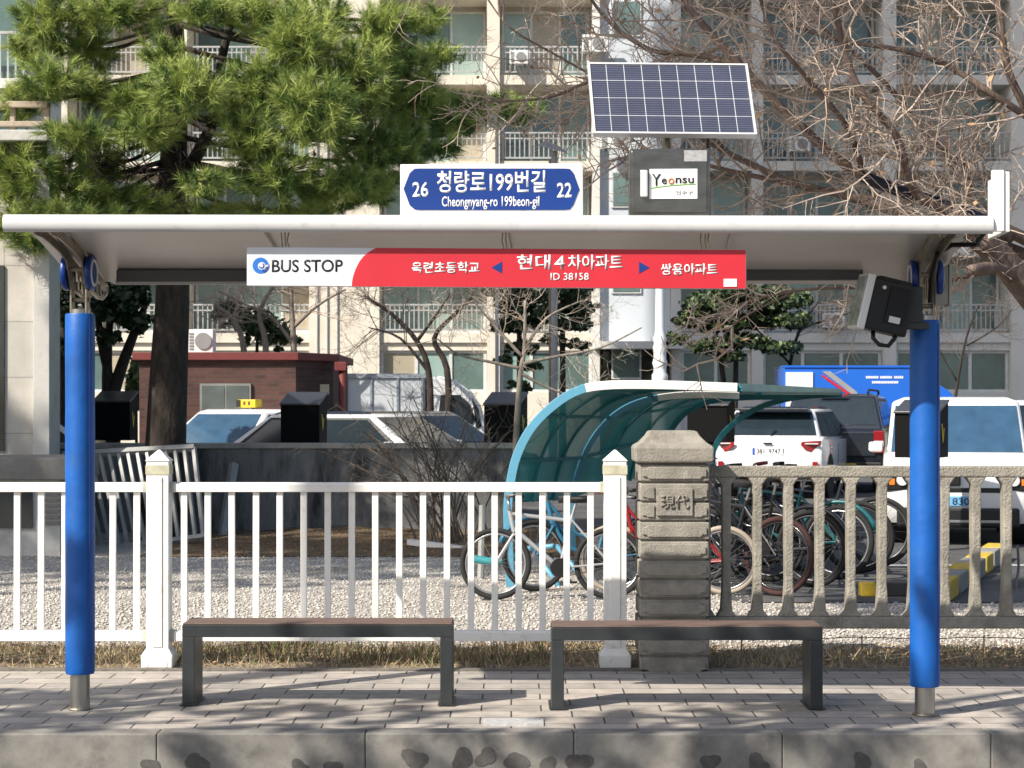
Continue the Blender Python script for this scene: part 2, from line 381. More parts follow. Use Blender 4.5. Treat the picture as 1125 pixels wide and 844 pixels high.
# curved roof panel
pl0, pr0 = spx(16,-.66), spx(1072,-.66)
ctrl = [(-.68,.0),(-.55,-.004),(-.42,-.022),(-.25,-.052),(-.05,-.098),(.15,-.148),(.28,-.188),(.36,-.215)]
def inset(y): return .0
m = MB(); secs = []
for x in (pl0, pl0+.9, 0, pr0-.9, pr0):
    up = [(x, y, zbeam(x)+.012+z+.028) for y, z in ctrl]; dn = [(x, y, zbeam(x)+.012+z-.004) for y, z in ctrl][::-1]
    secs.append(up+dn)
m.loft(secs); m.move(MS).build('roof_panel', M_panel, shelter, smooth=True, auto=35)
ga, gb = spx(128,.18), spx(948,.18)
m = MB(); m.bx(ga, gb, .17, .235, 2.150, 2.214); m.move(MS).build('rear_shade_strip', M_rearshade, shelter, bevel=.006)  # dark strip standing in for the shade under the roof's rear curve
m = MB(); m.bx(spx(126,.35), spx(955,.35), .352, .37, 2.148, 2.158); m.move(MS).build('rear_lip', M_roofpaint, shelter)
for px in (300, 560, 800):
    x = spx(px,-.2); pts = [(x, y, zbeam(x)+z-.008) for y, z in ctrl[1:-1]]
    MB().tube([sh(*p) for p in pts], .008, 6).build('roof_rib', M_panel, shelter)
# brackets on both posts
for x, zt in ((XL, Z(345,10.05)+.02), (XR, Z(352,9.85)+.02)):
    br = None
    zb0 = zbeam(x)
    lean = .0
    m = MB()
    for s in (-1, 1):
        xx = x+s*.038
        # long rib following the roof
        top = [(y, zb0+z-.006) for y, z in ctrl]; bot = [(y, zb0+z-.052) for y, z in ctrl][::-1]
        m.prism(top+bot, 'x', xx-.006, xx+.006)
        # stem, leaning forward as it rises
        m.prism([(-.035,zt-.02),(.035,zt-.02),(.02,zt+.12),(-.10,zb0-.06),(-.30,zb0-.03),(-.34,zb0-.03),(-.16,zb0-.075),(-.035,zt+.1)], 'x', xx-.005, xx+.005)
        # rear curl
        a = [( .0, zt+.10),(.10,zt+.095),(.20,zt+.075),(.30,zt+.075),(.37,zt+.10),(.385,zt+.14),(.34,zt+.155)]
        m.tube([(xx, p[0], p[1]) for p in a], .011, 8)
        for y in (.06,.13,.2,.27):
            zz = np.interp(y, [c[0] for c in ctrl], [c[1] for c in ctrl])+zb0-.03
            m.prism([(y-.008, zt+.08),(y+.008, zt+.08),(y-.02+.008, zz),(y-.02-.008, zz)], 'x', xx-.004, xx+.004)
    m.cyl((x-.05,.0,zt+.05),(x+.05,.0,zt+.05),.012,10); m.cyl((x-.05,-.06,zt+.2),(x+.05,-.06,zt+.2),.012,10)
    br = m.move(MS).build('bracket', M_steel_d, shelter, bevel=.002)
    for s in (-1, 1):
        xx = x+s*.062
        md = MB().lathe([(.0,-.014),(.085,-.014),(.09,-.008),(.09,.008),(.085,.014),(0,.014)], (xx, -.02, zt+.185), 32, 'x').move(MS).build('medallion', M_signb, br, smooth=True, auto=40)
        MB().torus((xx+s*.013, -.02, zt+.185), .062, .007, 'x', 32, 6).move(MS).build('ring', M_signw, md)
# upright plate at the right end
d = sh(2.2,-.68,0).y
x0, z1 = spx(1088,-.66,188); x1, z0 = spx(1108,-.66,255); xm = spx(1101.5,-.66)
pb = thing('end_board', 'narrow white upright board fixed at the right end of the roof', 'sign board', tuple(sh((x0+x1)/2,-.66,z0)))
m = MB(); m.bx(x0, xm, -.70, -.675, z0, z1); m.move(MS).build('face', M_white, pb, bevel=.003)
m = MB(); m.bx(xm+.001, x1, -.69, -.30, z0-.002, z1-.006); m.move(MS).build('side_panel', M_white, pb, bevel=.003)
# dark cable from the roof end
cb = MB().tube([sh(*p) for p in [(XR+.01,-.1,2.02),(XR+.015,-.12,2.15),(XR+.03,-.2,2.25),(XR+.08,-.3,2.285),(XR+.2,-.4,2.28),(XR+.18,-.44,2.275),(xb-.03,-.5,2.29),(xb-.012,-.56,2.32),(xb-.01,-.6,2.36)]], .012, 8).build('cable', M_blk, shelter, smooth=True)

# floodlight on the right post
fd = -.18
fx, fz = spx(970,fd,337)
fl = thing('floodlight', 'black boxy floodlight tilted on the right post under the roof', 'floodlight', tuple(sh(fx,fd,fz)))
Mr = MS @ Matrix.Translation((fx,fd,fz)) @ Matrix.Rotation(R(13),4,'Y') @ Matrix.Rotation(R(8),4,'Z')
ho = MB().bx(-.085,.125,-.07,.09,-.125,.125).move(Mr).build('housing', M_blk, fl, bevel=.008)
MB().bx(-.0,.10,-.082,-.07,-.075,.10).move(Mr).build('cover', M_blk2, ho, bevel=.004)
MB().bx(.02,.075,-.0845,-.0825,-.072,-.042).move(Mr).build('sticker', M_signw, ho)
MB().lathe([(.009,-.085),(.009,-.06)],(-.035,0,.085),12,'y').move(Mr).build('screw', M_alu, ho)
be = MB().bx(-.125,-.087,-.085,.10,-.135,.135).move(Mr).build('bezel', M_alu, fl, bevel=.004)
MB().bx(-.131,-.1255,-.07,.085,-.12,.12).move(Mr).build('lens', mat('lens_glass', (.35,.40,.38), .08, var=.5, vs=14), fl)
m = MB()
for i in range(7): m.bx(-.06+i*.025,-.052+i*.025,.09,.115,-.11,.11)
m.bx(-.05,.11,-.03,.05,.126,.142)
m.move(Mr).build('cooling_fins', M_blk, fl)
MB().tube([Mr @ Vector(p) for p in [(-.02,0,-.125),(-.015,-.01,-.16),(.02,-.02,-.185),(.065,-.02,-.18),(.085,-.02,-.14),(.09,-.02,-.09)]], .011, 8).build('cable', M_blk, fl, smooth=True)
m = MB(); m.bx(fx+.11, XR-.03, -.13, -.03, fz-.08, fz+.10); m.bx(fx+.12, XR+.0, -.15, -.13, fz-.11, fz-.075); m.move(MS).build('mounting_bracket', M_dgrey, fl, bevel=.004)
# grey junction box on the other side of the post
jx0, jz1 = spx(1028,-.02,293); jx1, jz0 = spx(1044,-.02,335)
jb = thing('junction_box', 'grey metal junction box on the right bracket below the roof', 'junction box', tuple(sh((jx0+jx1)/2,0,jz0)))
MB().bx(jx0-.01,jx1-.015,-.06,.08,jz0,jz1).move(MS).build('box', mat('box_grey', (.26,.25,.23), .5), jb, bevel=.004)
MB().bx(jx1-.014,jx1,-.07,.09,jz0-.008,jz1+.008).move(MS).build('lid', mat('box_grey2', (.33,.32,.29), .5), jb, bevel=.003)

# ------------------------------------------------------------------ hanging sign
c = -.625
def sg(px, py): x, z = spx(px,c,py); return Vector((x,c,z))
hs = thing('hanging_sign', 'long red and white bus stop sign hung under the roof edge', 'sign', tuple(MS @ ((sg(271,314)+sg(820,317))/2)))
A, B, C_, D_ = sg(820,317.5), sg(271,314), sg(271,271.5), sg(820,274.5)
def zt(px): return sg(px, 271.5+(px-271)*3/549).z
def zbm(px): return sg(px, 314+(px-271)*3.5/549).z
m = MB(); m.prism([(B.x,B.z),(A.x,A.z),(D_.x,D_.z),(C_.x,C_.z)], 'y', c+.004, c+.045); m.move(MS); pn = m.build('panel', M_signw, hs, bevel=.003)
curve = [(386.5,314.7),(386.8,309),(388,303),(390.5,296),(394.5,288),(399,282),(405,277),(413,272.4)]
red = [sg(*p) for p in curve]; 
pl = [(q.x,q.z) for q in red]+[(sg(819.3,274.8).x, sg(819.3,274.8).z),(sg(819.3,317).x, sg(819.3,317).z)]
m = MB(); m.prism(pl, 'y', c+.0005, c+.003); m.move(MS); m.build('red_field', M_red, hs)
if 0: rp = [(sg(404,278).x, sg(404,278).z),(sg(413,272.6).x, sg(413,272.6).z),(sg(819.2,275).x,sg(819.2,275).z),(sg(819.2,279.5).x,sg(819.2,279.5).z)]
def sign_text(t, x0, x1, y0, y1, mt, parent, cc, bold=.012, name='lettering'):
    a, z1 = spx((x0+x1)/2, cc, y0); _, z0 = spx((x0+x1)/2, cc, y1)
    w = spx(x1,cc)-spx(x0,cc)
    return text_obj(name, t, sh(a,cc-.0010,(z0+z1)/2), w, z1-z0, mt, parent, .0012, bold, MS3)
M_ink = mat('ink', (.012,.012,.02), .5)
sign_text('BUS STOP', 298.7, 376.5, 285.3, 299, M_ink, hs, c+.004, .012)
sign_text('옥련초등학교', 452.5, 527, 287.8, 300.4, M_ltr, hs, c, .018)
sign_text('현대', 568, 605, 280, 296.5, M_ltr, hs, c, .018)
sign_text('4', 609, 620.5, 281, 296, M_ltr, hs, c, .004)
sign_text('차아파트', 624, 684, 280, 296.5, M_ltr, hs, c, .018)
sign_text('ID 38158', 605, 647, 300, 308, M_ltr, hs, c, .010)
sign_text('쌍용아파트', 726, 788.5, 289.6, 302.4, M_ltr, hs, c, .018)
for a, b in (((551.5,540)),((702,713.5))):
    t = [sg(a,287.5),sg(a,300.5),sg(b,294)]
    MB().prism([(q.x,q.z) for q in t],'y',c-.0015,c).move(MS).build('arrow', M_signb, hs)
lc = sg(286.2,291.9); r = 8.8*9.55/F
ol = [(lc.x+r*math.cos(a), lc.z+r*math.sin(a)) for a in [R(10)+i*R(300)/30 for i in range(31)]]
il = [(lc.x+.1*r+r*.48*math.cos(a), lc.z-.02*r+r*.48*math.sin(a)) for a in [R(10)+i*R(300)/30 for i in range(31)]]
m = MB(); n = len(ol)
vs = [(p[0],c+.003,p[1]) for p in ol]+[(p[0],c+.003,p[1]) for p in il]
m.add(vs, [(i,i+1,n+i+1,n+i) for i in range(n-1)]); m.move(MS); lg = m.build('emblem', M_logo, hs)
m = MB(); 
for k, (ra, rb, a0, a1) in enumerate(((.36,.22,200,420),(.98,.86,-70,10),(.8,.7,-80,-5),(.62,.55,-85,-10))):
    q = 14; vs = []
    for i in range(q+1):
        a = R(a0+(a1-a0)*i/q); vs += [(lc.x+.1*r+ra*r*math.cos(a), c+.0022, lc.z+ra*r*math.sin(a)), (lc.x+.1*r+rb*r*math.cos(a), c+.0022, lc.z+rb*r*math.sin(a))]
    m.add(vs, [(2*i,2*i+1,2*i+3,2*i+2) for i in range(q)])
m.move(MS).build('emblem_waves', M_logod, lg)
s0, s1 = sg(795,306.5), sg(809.5,315); MB().bx(s0.x,s1.x,c-.003,c-.001,s1.z,s0.z).move(MS).build('sticker', M_ltr, hs)
for px in (309,313,317,553,555,771,775,780):
    a = sg(px,276); zz = zbeam(a.x)-.02
    MB().tube([sh(a.x+.004,c+.02,a.z), sh(a.x-.002+random.uniform(-.01,.01),c+.03,(a.z+zz)/2), sh(a.x+random.uniform(-.008,.008),c+.03,zz+.02)], .0035, 6).build('wire', M_steel_d, hs)

# ------------------------------------------------------------------ street name sign
c2 = -.52
def sq(px,py): return spx(px,c2,py)
ss = thing('street_sign', 'blue and white street name sign standing on the roof edge', 'street sign', tuple(sh(*[sq(540,238)[0],c2,sq(540,238)[1]])))
a, b = sq(439.5,180.5), sq(640.5,238.2)
MB().bx(a[0],b[0],c2+.004,c2+.05,b[1],a[1]).move(MS).build('plate', M_white, ss, bevel=.004)
pl = [sq(*p) for p in ((443.3,207.5),(450,190.5),(455.5,185.4),(461,185.2),(620,185.2),(626,185.6),(630,190),(636.5,208),(630,225),(626,230.2),(620,230.8),(461,230.8),(455.5,230.2),(450,225.5))]
MB().prism(pl,'y',c2,c2+.0035).move(MS).build('blue_field', M_signb, ss)
for t, x0, x1, y0, y1, bd in (('청량로199번길',480,599.5,187.6,211.8,.018),('Cheongnyang-ro 199beon-gil',485.5,592.5,215.8,230.4,.012),('26',453.2,470.8,200,216.5,.02),('22',612,628.4,201,217,.02)):
    sign_text(t, x0, x1, y0, y1, M_ltr, ss, c2, bd)
for px in (470, 610): MB().bx(spx(px,c2)-.012, spx(px,c2)+.012, c2+.052, c2+.075, 2.36, 2.6).move(MS).build('support', M_steel_d, ss)

# ------------------------------------------------------------------ solar panel and battery box
c3 = -.40
sp = thing('solar_panel', 'tilted solar panel on a short pole above the roof', 'solar panel', tuple(sh(spx(737,c3),c3,2.4)))
TL, TR, BL, BR = P(646,69,9.72), P(820.5,70.5,9.72), P(652.5,146,9.5), P(831,147.5,9.5)
nrm = (BR-BL).cross(TL-BL).normalized()      # towards the camera and up
if nrm.y > 0: nrm = -nrm
def pp(u, w, h=0): return (BL.lerp(BR,u)).lerp(TL.lerp(TR,u),w)+nrm*h
m = MB(); m.add([pp(.0,0,-.004),pp(1,0,-.004),pp(1,1,-.004),pp(0,1,-.004),pp(0,0,-.03),pp(1,0,-.03),pp(1,1,-.03),pp(0,1,-.03)],[(0,1,2,3),(7,6,5,4),(0,4,5,1),(1,5,6,2),(2,6,7,3),(3,7,4,0)])
m.build('cell_sheet', M_cell, sp)
m = MB(); e = .014
for (u0,u1,w0,w1) in ((-.004,e*.8,-.004,1.004),(1-e*.8,1.004,-.004,1.004),(e*.8,1-e*.8,-.004,e*1.3),(e*.8,1-e*.8,1-e*1.3,1.004)):
    q = [pp(u0,w0,.002),pp(u1,w0,.002),pp(u1,w1,.002),pp(u0,w1,.002)]; q2 = [x-nrm*.034 for x in q]
    m.add(q+q2,[(0,1,2,3),(7,6,5,4),(0,4,5,1),(1,5,6,2),(2,6,7,3),(3,7,4,0)])
m.build('frame', M_alu, sp)
m = MB()
for i in range(1,9):
    u = i/9; m.quad(pp(u-.0022,.02,-.0025),pp(u+.0022,.02,-.0025),pp(u+.0022,.98,-.0025),pp(u-.0022,.98,-.0025))
for j in range(1,4):
    w = j/4; m.quad(pp(.015,w-.004,-.0021),pp(.985,w-.004,-.0021),pp(.985,w+.004,-.0021),pp(.015,w+.004,-.0021))
    for i in range(1,9):
        u = i/9; m.quad(pp(u-.007,w,-.0017),pp(u,w-.014,-.0017),pp(u+.007,w,-.0017),pp(u,w+.014,-.0017))
m.build('cell_grid', M_cellln, sp, fix=False)
m = MB()
for j in range(32):
    if j % 8 == 0: continue
    w = j/32; m.quad(pp(.015,w-.002,-.003),pp(.985,w-.002,-.003),pp(.985,w+.002,-.003),pp(.015,w+.002,-.003))
m.build('busbars', mat('busbar', (.16,.17,.21), .4), sp, fix=False)
xx = spx(734,c3); MB().cyl(sh(xx,-.24,2.36), sh(xx,-.24,2.92), .022, 14).build('pole', M_steel_d, sp, smooth=True, auto=40)
x8 = spx(779,c3); MB().cyl(sh(x8,-.28,2.36), sh(x8,-.28,2.84), .011, 10).build('strut', M_steel_d, sp, smooth=True)
bxx = thing('battery_box', 'brushed steel battery box with white sticker below the solar panel', 'battery box', tuple(sh(spx(735,-.5),-.5,2.4)))
a, b = spx(691,-.5,163.5), spx(779.5,-.5,240.5)
MB().bx(a[0],b[0],-.497,-.30,b[1],a[1]).move(MS).build('box', M_box, bxx, bevel=.004)
MB().bx(a[0]+.012,b[0]-.012,-.505,-.4975,b[1]+.03,a[1]-.012).move(MS).build('door', M_box, bxx, bevel=.003)
h0, h1 = spx(703.5,-.5,187.5), spx(711.5,-.5,217)
MB().bx(h0[0],h1[0],-.53,-.505,h1[1],h0[1]).move(MS).build('handle', M_alu, bxx, bevel=.006)
h0, h1 = spx(713.5,-.5,186), spx(766,-.5,218.5)
stk = MB().bx(h0[0],h1[0],-.509,-.506,h1[1],h0[1]).move(MS).build('sticker', M_ltr, bxx)
for t, x0, x1, y0, y1, mt in (('Y',716,726,191.5,204.5,M_ink),('e',726.8,732.5,196.5,202.5,M_ink),('o',734,740.5,196,202.8,mat('orange_ink',(.8,.16,.03),.5)),('nsu',742,762,195.5,201.5,M_ink),('연수구',742,761,209,214,mat('pale_ink',(.55,.55,.58),.5))):
    a0, z1 = spx((x0+x1)/2,-.5,y0); _, z0 = spx((x0+x1)/2,-.5,y1); w = spx(x1,-.5)-spx(x0,-.5)
    text_obj('lettering', t, sh(a0,-.5115,(z0+z1)/2), w, z1-z0, mt, stk, .002, .01, MS3)
m = MB(); pts = [spx(x,-.5,y) for x, y in ((715,207),(725,205.5),(738,204),(752,203),(764,202.5))]
m.tube([sh(p[0],-.511,p[1]) for p in pts], .002, 5).build('swoosh', mat('green_ink',(.2,.5,.06),.5), stk)
h0, h1 = spx(751.5,-.5,165.5), spx(776.5,-.5,177.5)
MB().bx(h0[0],h1[0],-.508,-.506,h1[1],h0[1]).move(MS).build('rating_plate', mat('plate_grey',(.36,.36,.36),.4,var=.25,vs=60), bxx)

# small lamp on a stub and first dark tube for the shaded limb
dl = 9.75
shaded_limb = MB().tube([P(950,196,9.9),P(975,206,9.85),P(1010,217,9.8),P(1045,229,9.75),P(1069,237,9.7)], [.022,.028,.03,.026,.016], 10).build('limb_tube', mat('navy_tube',(.012,.014,.03),.6), None, smooth=True)
tag(shaded_limb, 'dark navy tube for the shaded limb above the right end of the roof', 'cable')

# ------------------------------------------------------------------ benches
def bench(x0, x1, d, label):
    t = thing('bench', label, 'bench', ((x0+x1)/2, d+.14, 0), 'benches in the bus shelter')
    fr = MB(); fr.bx(x0, x1, d, d+.03, .345, .408); fr.bx(x0, x1, d+.25, d+.28, .345, .408); fr.bx(x0+.002, x0+.06, d+.03, d+.25, .346, .407); fr.bx(x1-.06, x1-.002, d+.03, d+.25, .346, .407)
    fr.build('seat_frame', M_dgrey, t, bevel=.003)
    for xa in (x0, x1-.062):
        MB().bx(xa, xa+.062, d+.001, d+.279, .0, .344).build('leg', M_dgrey, t, bevel=.003)
        MB().bx(xa-.012, xa+.074, d-.01, d+.29, 0, .006).build('foot_plate', M_dgrey, t)
    for i in range(3):
        y0 = d+.004+i*.092
        MB().bx(x0+.003, x1-.003, y0, y0+.087, .4085, .416).build('seat_board', M_wood, t, bevel=.003)
    return t
bench(X(200,10.15), X(497,10.15), 10.15, 'backless dark grey bench between the left blue post and the other bench')
bench(X(606,10.02), X(904,10.02), 10.02, 'backless dark grey bench in front of the stone pier')
# worn plate in the paving
pp_ = MB().bx(X(531,9.65), X(597,9.65), 9.52, 9.72, -.01, .002).build('paving_plate', mat('worn_plate',(.28,.27,.26),.8,vs=40,col2=(.55,.55,.55)))
tag(pp_, 'worn whitish plate set into the paving near the kerb', 'plate')

# ------------------------------------------------------------------ white fence
DF = 11.7
wf = thing('white_fence', 'white metal railing fence with pointed posts along the pavement', 'fence', (X(175,DF), DF, 0))
def wpost(px, zb=.0):
    x = X(px,DF); zt = Z(507,DF)
    q = MB(); q.bx(x-.065,x+.065,DF-.065,DF+.065,zb,zt); p = q.build('post', M_white, wf, bevel=.004)
    q = MB(); q.bx(x-.069,x+.069,DF-.069,DF+.069,zt-.075,zt-.02); q.build('band', mat('cap_band',(.50,.48,.36),.5,var=.2,vs=20), p)
    q = MB(); q.loft([[(x-a,DF-a,z),(x+a,DF-a,z),(x+a,DF+a,z),(x-a,DF+a,z)] for a, z in ((.068,zt+.001),(.07,zt+.006),(.064,zt+.012),(.014,zt+.06),(.004,zt+.068))]); q.build('cap', M_white, p)
    q = MB(); q.loft([[(x-a,DF-a,z),(x+a,DF-a,z),(x+a,DF+a,z),(x-a,DF+a,z)] for a, z in ((.09,zb-.02),(.092,zb+.05),(.07,zb+.085),(.067,zb+.09))]); q.build('base', M_white, p, bevel=.006)
    for s in (-1,1):
        q = MB(); q.bx(x-.02*s-.0 if 0 else x-.028, x+.028, DF-.072, DF-.0655, zb+.1, zt-.09)
    q.build('groove_strip', M_white, p, bevel=.002)
wpost(175, .02); wpost(675.5, .02); wpost(-330, .02)
def rails(p0, p1):
    x0, x1 = X(p0,DF), X(p1,DF)
    for y0, y1 in ((530,540.5),(692.5,704)):
        z1, z0 = Z(y0,DF), Z(y1,DF)
        MB().prism([(DF-.03,z0),(DF+.03,z0),(DF+.03,z1-.012),(DF+.018,z1),(DF-.018,z1),(DF-.03,z1-.012)],'x',x0,x1).build('rail', M_white, wf, bevel=.003)
M_brk = mat('rail_bracket', (.42,.41,.33), .5, var=.25, vs=18)
for px in (160.5, 189.5, 661.5):
    for y0, y1 in ((529.5,541),(692,704.5)):
        o = MB().bx(X(px-2.6,DF),X(px+2.6,DF),DF-.034,DF+.034,Z(y1,DF),Z(y0,DF)).build('rail_bracket', M_brk, wf, bevel=.004)
rails(187.2, 664); rails(-318, 163)
zl, zh = Z(692.5,DF)+.0, Z(540.5,DF)
bxs = [202.5+26.24*k for k in range(18)]+[150-26.24*k for k in range(17)]
proto = None
for px in bxs:
    if proto is None:
        x00 = X(px,DF); proto = MB().bx(x00-.0185,x00+.0185,DF-.012,DF+.012,zl,zh).build('baluster', M_white, wf, bevel=.003)
    else:
        o = proto.copy(); COL.objects.link(o); o.parent = wf; o.location.x += X(px,DF)-x00; o.rotation_euler.y = random.uniform(-.003,.003)

# ------------------------------------------------------------------ stone pier
pi_ = thing('stone_pier', 'square concrete gate pier with grooved courses and flared cap', 'pier', (X(738,DF), DF, 0))
xl, xr = X(700.5,DF), X(775.5,DF); y0, y1 = DF-.2, DF+.2; cx = (xl+xr)/2; hw = (xr-xl)/2
zt = Z(508,DF); n = 11; chh = (zt+.03)/n
sf = MB().bx(cx-hw+.02,cx+hw-.02,y0+.02,y1-.02,-.05,zt).build('shaft', M_conc2, pi_)
for i in range(n):
    a = zt-(i+1)*chh+.006; b = zt-i*chh-.006; j = random.uniform(-.004,.004)
    q = MB(); w = hw+j
    q.bx(cx-w,cx+w,y0,y1,a,b); co_ = q.build('course', M_conc2, pi_, bevel=.008)
    if i in (1,2): continue
    e = .015; k = .035; hh = (b-a)
    pl = [(cx-w+k+.02,a+.014),(cx+w-k-.02,a+.014),(cx+w-k-.005,a+.028),(cx+w-.018,a+.028),(cx+w-.018,b-.028),(cx+w-k-.005,b-.028),(cx+w-k-.02,b-.014),(cx-w+k+.02,b-.014),(cx-w+k+.005,b-.028),(cx-w+.018,b-.028),(cx-w+.018,a+.028),(cx-w+k+.005,a+.028)]
    MB().prism(pl,'y',y0-.012,y0-.001).build('raised_panel', M_conc2, co_, bevel=.004)
a = zt-3*chh+.012; b = zt-1*chh-.012
pq = MB().bx(cx-hw*.52,cx+hw*.52,y0-.016,y0-.002,a+.02,b-.02).build('plaque', M_conc2, pi_, bevel=.003)
text_obj('lettering', '現代', (cx,y0-.019,(a+b)/2), hw*.82, chh*.72, M_conc2, pq, .010, .012)
for s in (-1,1):
    for zz in (a, (a+b)/2+.008):
        MB().prism([(cx+s*hw*.58,zz+.012),(cx+s*hw*.78,zz+.012),(cx+s*hw*.82,zz+.02),(cx+s*hw*.93,zz+.02),(cx+s*hw*.93,zz+chh*.6),(cx+s*hw*.82,zz+chh*.6),(cx+s*hw*.78,zz+chh*.7),(cx+s*hw*.58,zz+chh*.7)],'y',y0-.01,y0-.001).build('raised_panel', M_conc2, pi_, bevel=.003)
q = MB(); hb = hw+.022
q.loft([[(cx-w,DF-w*1.02,z),(cx+w,DF-w*1.02,z),(cx+w,DF+w*1.02,z),(cx-w,DF+w*1.02,z)] for w, z in ((hb-.01,zt),(hb,zt+.01),(hb+.003,zt+.085),(hb-.004,zt+.098),(hb-.035,zt+.118),(hb-.07,zt+.155),(hb-.085,zt+.18),(hb-.10,zt+.186))])
q.build('cap', M_conc2, pi_, bevel=.006)

# ------------------------------------------------------------------ concrete balustrade
cf = thing('concrete_fence', 'weathered concrete balustrade with tall slots beside the stone pier', 'fence', (X(950,DF), DF, 0))
x0 = X(776.5,DF); x1 = X(1420,DF); zt, z1, z2, zb = Z(512,DF), Z(524,DF), Z(677,DF), Z(690,DF); hd = .045
MB().bx(x0,x1,DF-hd-.004,DF+hd+.004,z1,zt).build('top_rail', M_conc, cf, bevel=.008)
MB().bx(x0,x1,DF-hd-.004,DF+hd+.004,zb,z2).build('bottom_rail', M_conc, cf, bevel=.008)
sp_ = 34.2*DF/F; bx0 = X(797.5,DF); hb = .027; fl_ = .032; proto = None
for k in range(-1, 19):
    x = bx0+k*sp_
    if k < 0: pl = [(x0,z2-.001),(x+hb*0+x0-x+.02,z2-.001),(x0+.03,z2),(x0+.012,z2+.05),(x0+.012,z1-.05),(x0+.03,z1),(x0,z1)]; pl = [(x0,z2),(x0+.05,z2),(x0+.02,z2+.045),(x0+.02,z1-.045),(x0+.05,z1),(x0,z1)]
    else: pl = [(x-hb-fl_,z2),(x+hb+fl_,z2),(x+hb+.006,z2+.04),(x+hb-.004,z2+.2),(x+hb,z1-.045),(x+hb+fl_,z1),(x-hb-fl_,z1),(x-hb,z1-.045),(x-hb+.004,z2+.2),(x-hb-.006,z2+.04)]
    MB().prism(pl,'y',DF-hd,DF+hd).build('baluster', M_conc, cf, bevel=.008)
MB().bx(X(1415,DF),X(1460,DF),DF-.12,DF+.12,-.05,zt+.15).build('end_post', M_conc2, cf, bevel=.01)
# short feet hidden at the pier and far end, wire strung below
wi = thing('wire_strand', 'thin rusty wire strung on short stakes below the balustrade', 'wire', (X(950,11.85), 11.85, 0))
MB().tube([(X(780+i*40,11.85),11.85,Z(701,11.85)+.006*math.sin(i*1.9)) for i in range(14)], .003, 5).build('strand', M_steel_d, wi)
for px in (814,946,1080): MB().cyl((X(px,11.85),11.85,-.05),(X(px,11.85)+.006,11.85,Z(698,11.85)),.005,6).build('stake', M_steel_d, wi)
# ------------------------------------------------------------------ smooth paths
def cr(pts, n=6):
    pts = [Vector(p) for p in pts]; out = []
    for i in range(len(pts)-1):
        p0, p1, p2, p3 = pts[max(i-1,0)], pts[i], pts[i+1], pts[min(i+2,len(pts)-1)]
        for k in range(n):
            t = k/n
            out.append(.5*((2*p1)+(p2-p0)*t+(2*p0-5*p1+4*p2-p3)*t*t+(3*p1-p0-3*p2+p3)*t**3))
    out.append(pts[-1]); return out
def lerpr(r0, r1, n): return [r0+(r1-r0)*i/(n-1) for i in range(n)]

# ------------------------------------------------------------------ plants: materials
M_bark = mat('pine_bark', (.012,.010,.008), .95, vs=14, col2=(.06,.043,.034), stretch=(1,1,.35), bump=1, bs=30)
M_limb = mat('limb_bark', (.09,.062,.05), .9, vs=16, col2=(.20,.145,.12), stretch=(1,1,.4), bump=.6, bs=40)
M_bark2 = mat('grey_bark', (.16,.125,.10), .9, vs=16, col2=(.30,.25,.21), stretch=(1,1,.4), bump=.6, bs=40)
M_twig = mat('twig', (.24,.175,.135), .85, vs=5, col2=(.58,.48,.40))
M_twigd = mat('twig_dark', (.09,.07,.055), .85, vs=6, col2=(.17,.135,.11))
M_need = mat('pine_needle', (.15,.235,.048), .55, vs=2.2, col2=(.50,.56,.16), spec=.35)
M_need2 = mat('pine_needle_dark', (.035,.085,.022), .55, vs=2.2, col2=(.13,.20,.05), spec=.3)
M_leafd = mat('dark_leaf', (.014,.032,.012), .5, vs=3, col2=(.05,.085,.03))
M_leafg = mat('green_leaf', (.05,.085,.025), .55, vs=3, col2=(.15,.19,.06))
M_dry = mat('dead_leaf', (.24,.13,.065), .8, vs=9, col2=(.50,.34,.19))

def needles(name, tips, dirs, m, parent, per=42, L=(.08,.15), w=.0055, spread=.75, mi_p=None):
    """tips (N,3), dirs (N,3): one bundle of needles per tip"""
    N = len(tips); T = np.repeat(tips, per, 0); D = np.repeat(dirs, per, 0)
    rd = rng.normal(size=(N*per,3)); d = D + rd*spread*.62; d /= np.linalg.norm(d,axis=1)[:,None]
    base = T - D*rng.uniform(0,.13,(N*per,1)) + rng.normal(size=(N*per,3))*.008
    ln = rng.uniform(L[0],L[1],(N*per,1))
    side = np.cross(d, rng.normal(size=(N*per,3))); side /= np.linalg.norm(side,axis=1)[:,None]
    tip = base + d*ln; tip[:,2] -= ln[:,0]*.12
    v = np.stack([base-side*w, base+side*w, tip], 1).reshape(-1,3)
    f = np.arange(len(v)).reshape(-1,3)
    mi = None
    if mi_p is not None: mi = np.repeat((rng.random(N) < mi_p).astype(int), per)
    return np_mesh(name, v, f, m, parent, mi)
def leaves(name, pts, m, parent, size=.05, aspect=.6, flat=0.0, mi_p=None):
    N = len(pts); a = rng.normal(size=(N,3)); a[:,2] *= (1-flat); a /= np.linalg.norm(a,axis=1)[:,None]
    b = np.cross(a, rng.normal(size=(N,3))); b /= np.linalg.norm(b,axis=1)[:,None]
    s = size*rng.uniform(.6,1.3,(N,1)); 
    v = np.stack([pts-a*s, pts+b*s*aspect, pts+a*s, pts-b*s*aspect],1).reshape(-1,3)
    mi = (rng.random(N) < mi_p).astype(int) if mi_p is not None else None
    return np_mesh(name, v, np.arange(len(v)).reshape(-1,4), m, parent, mi)

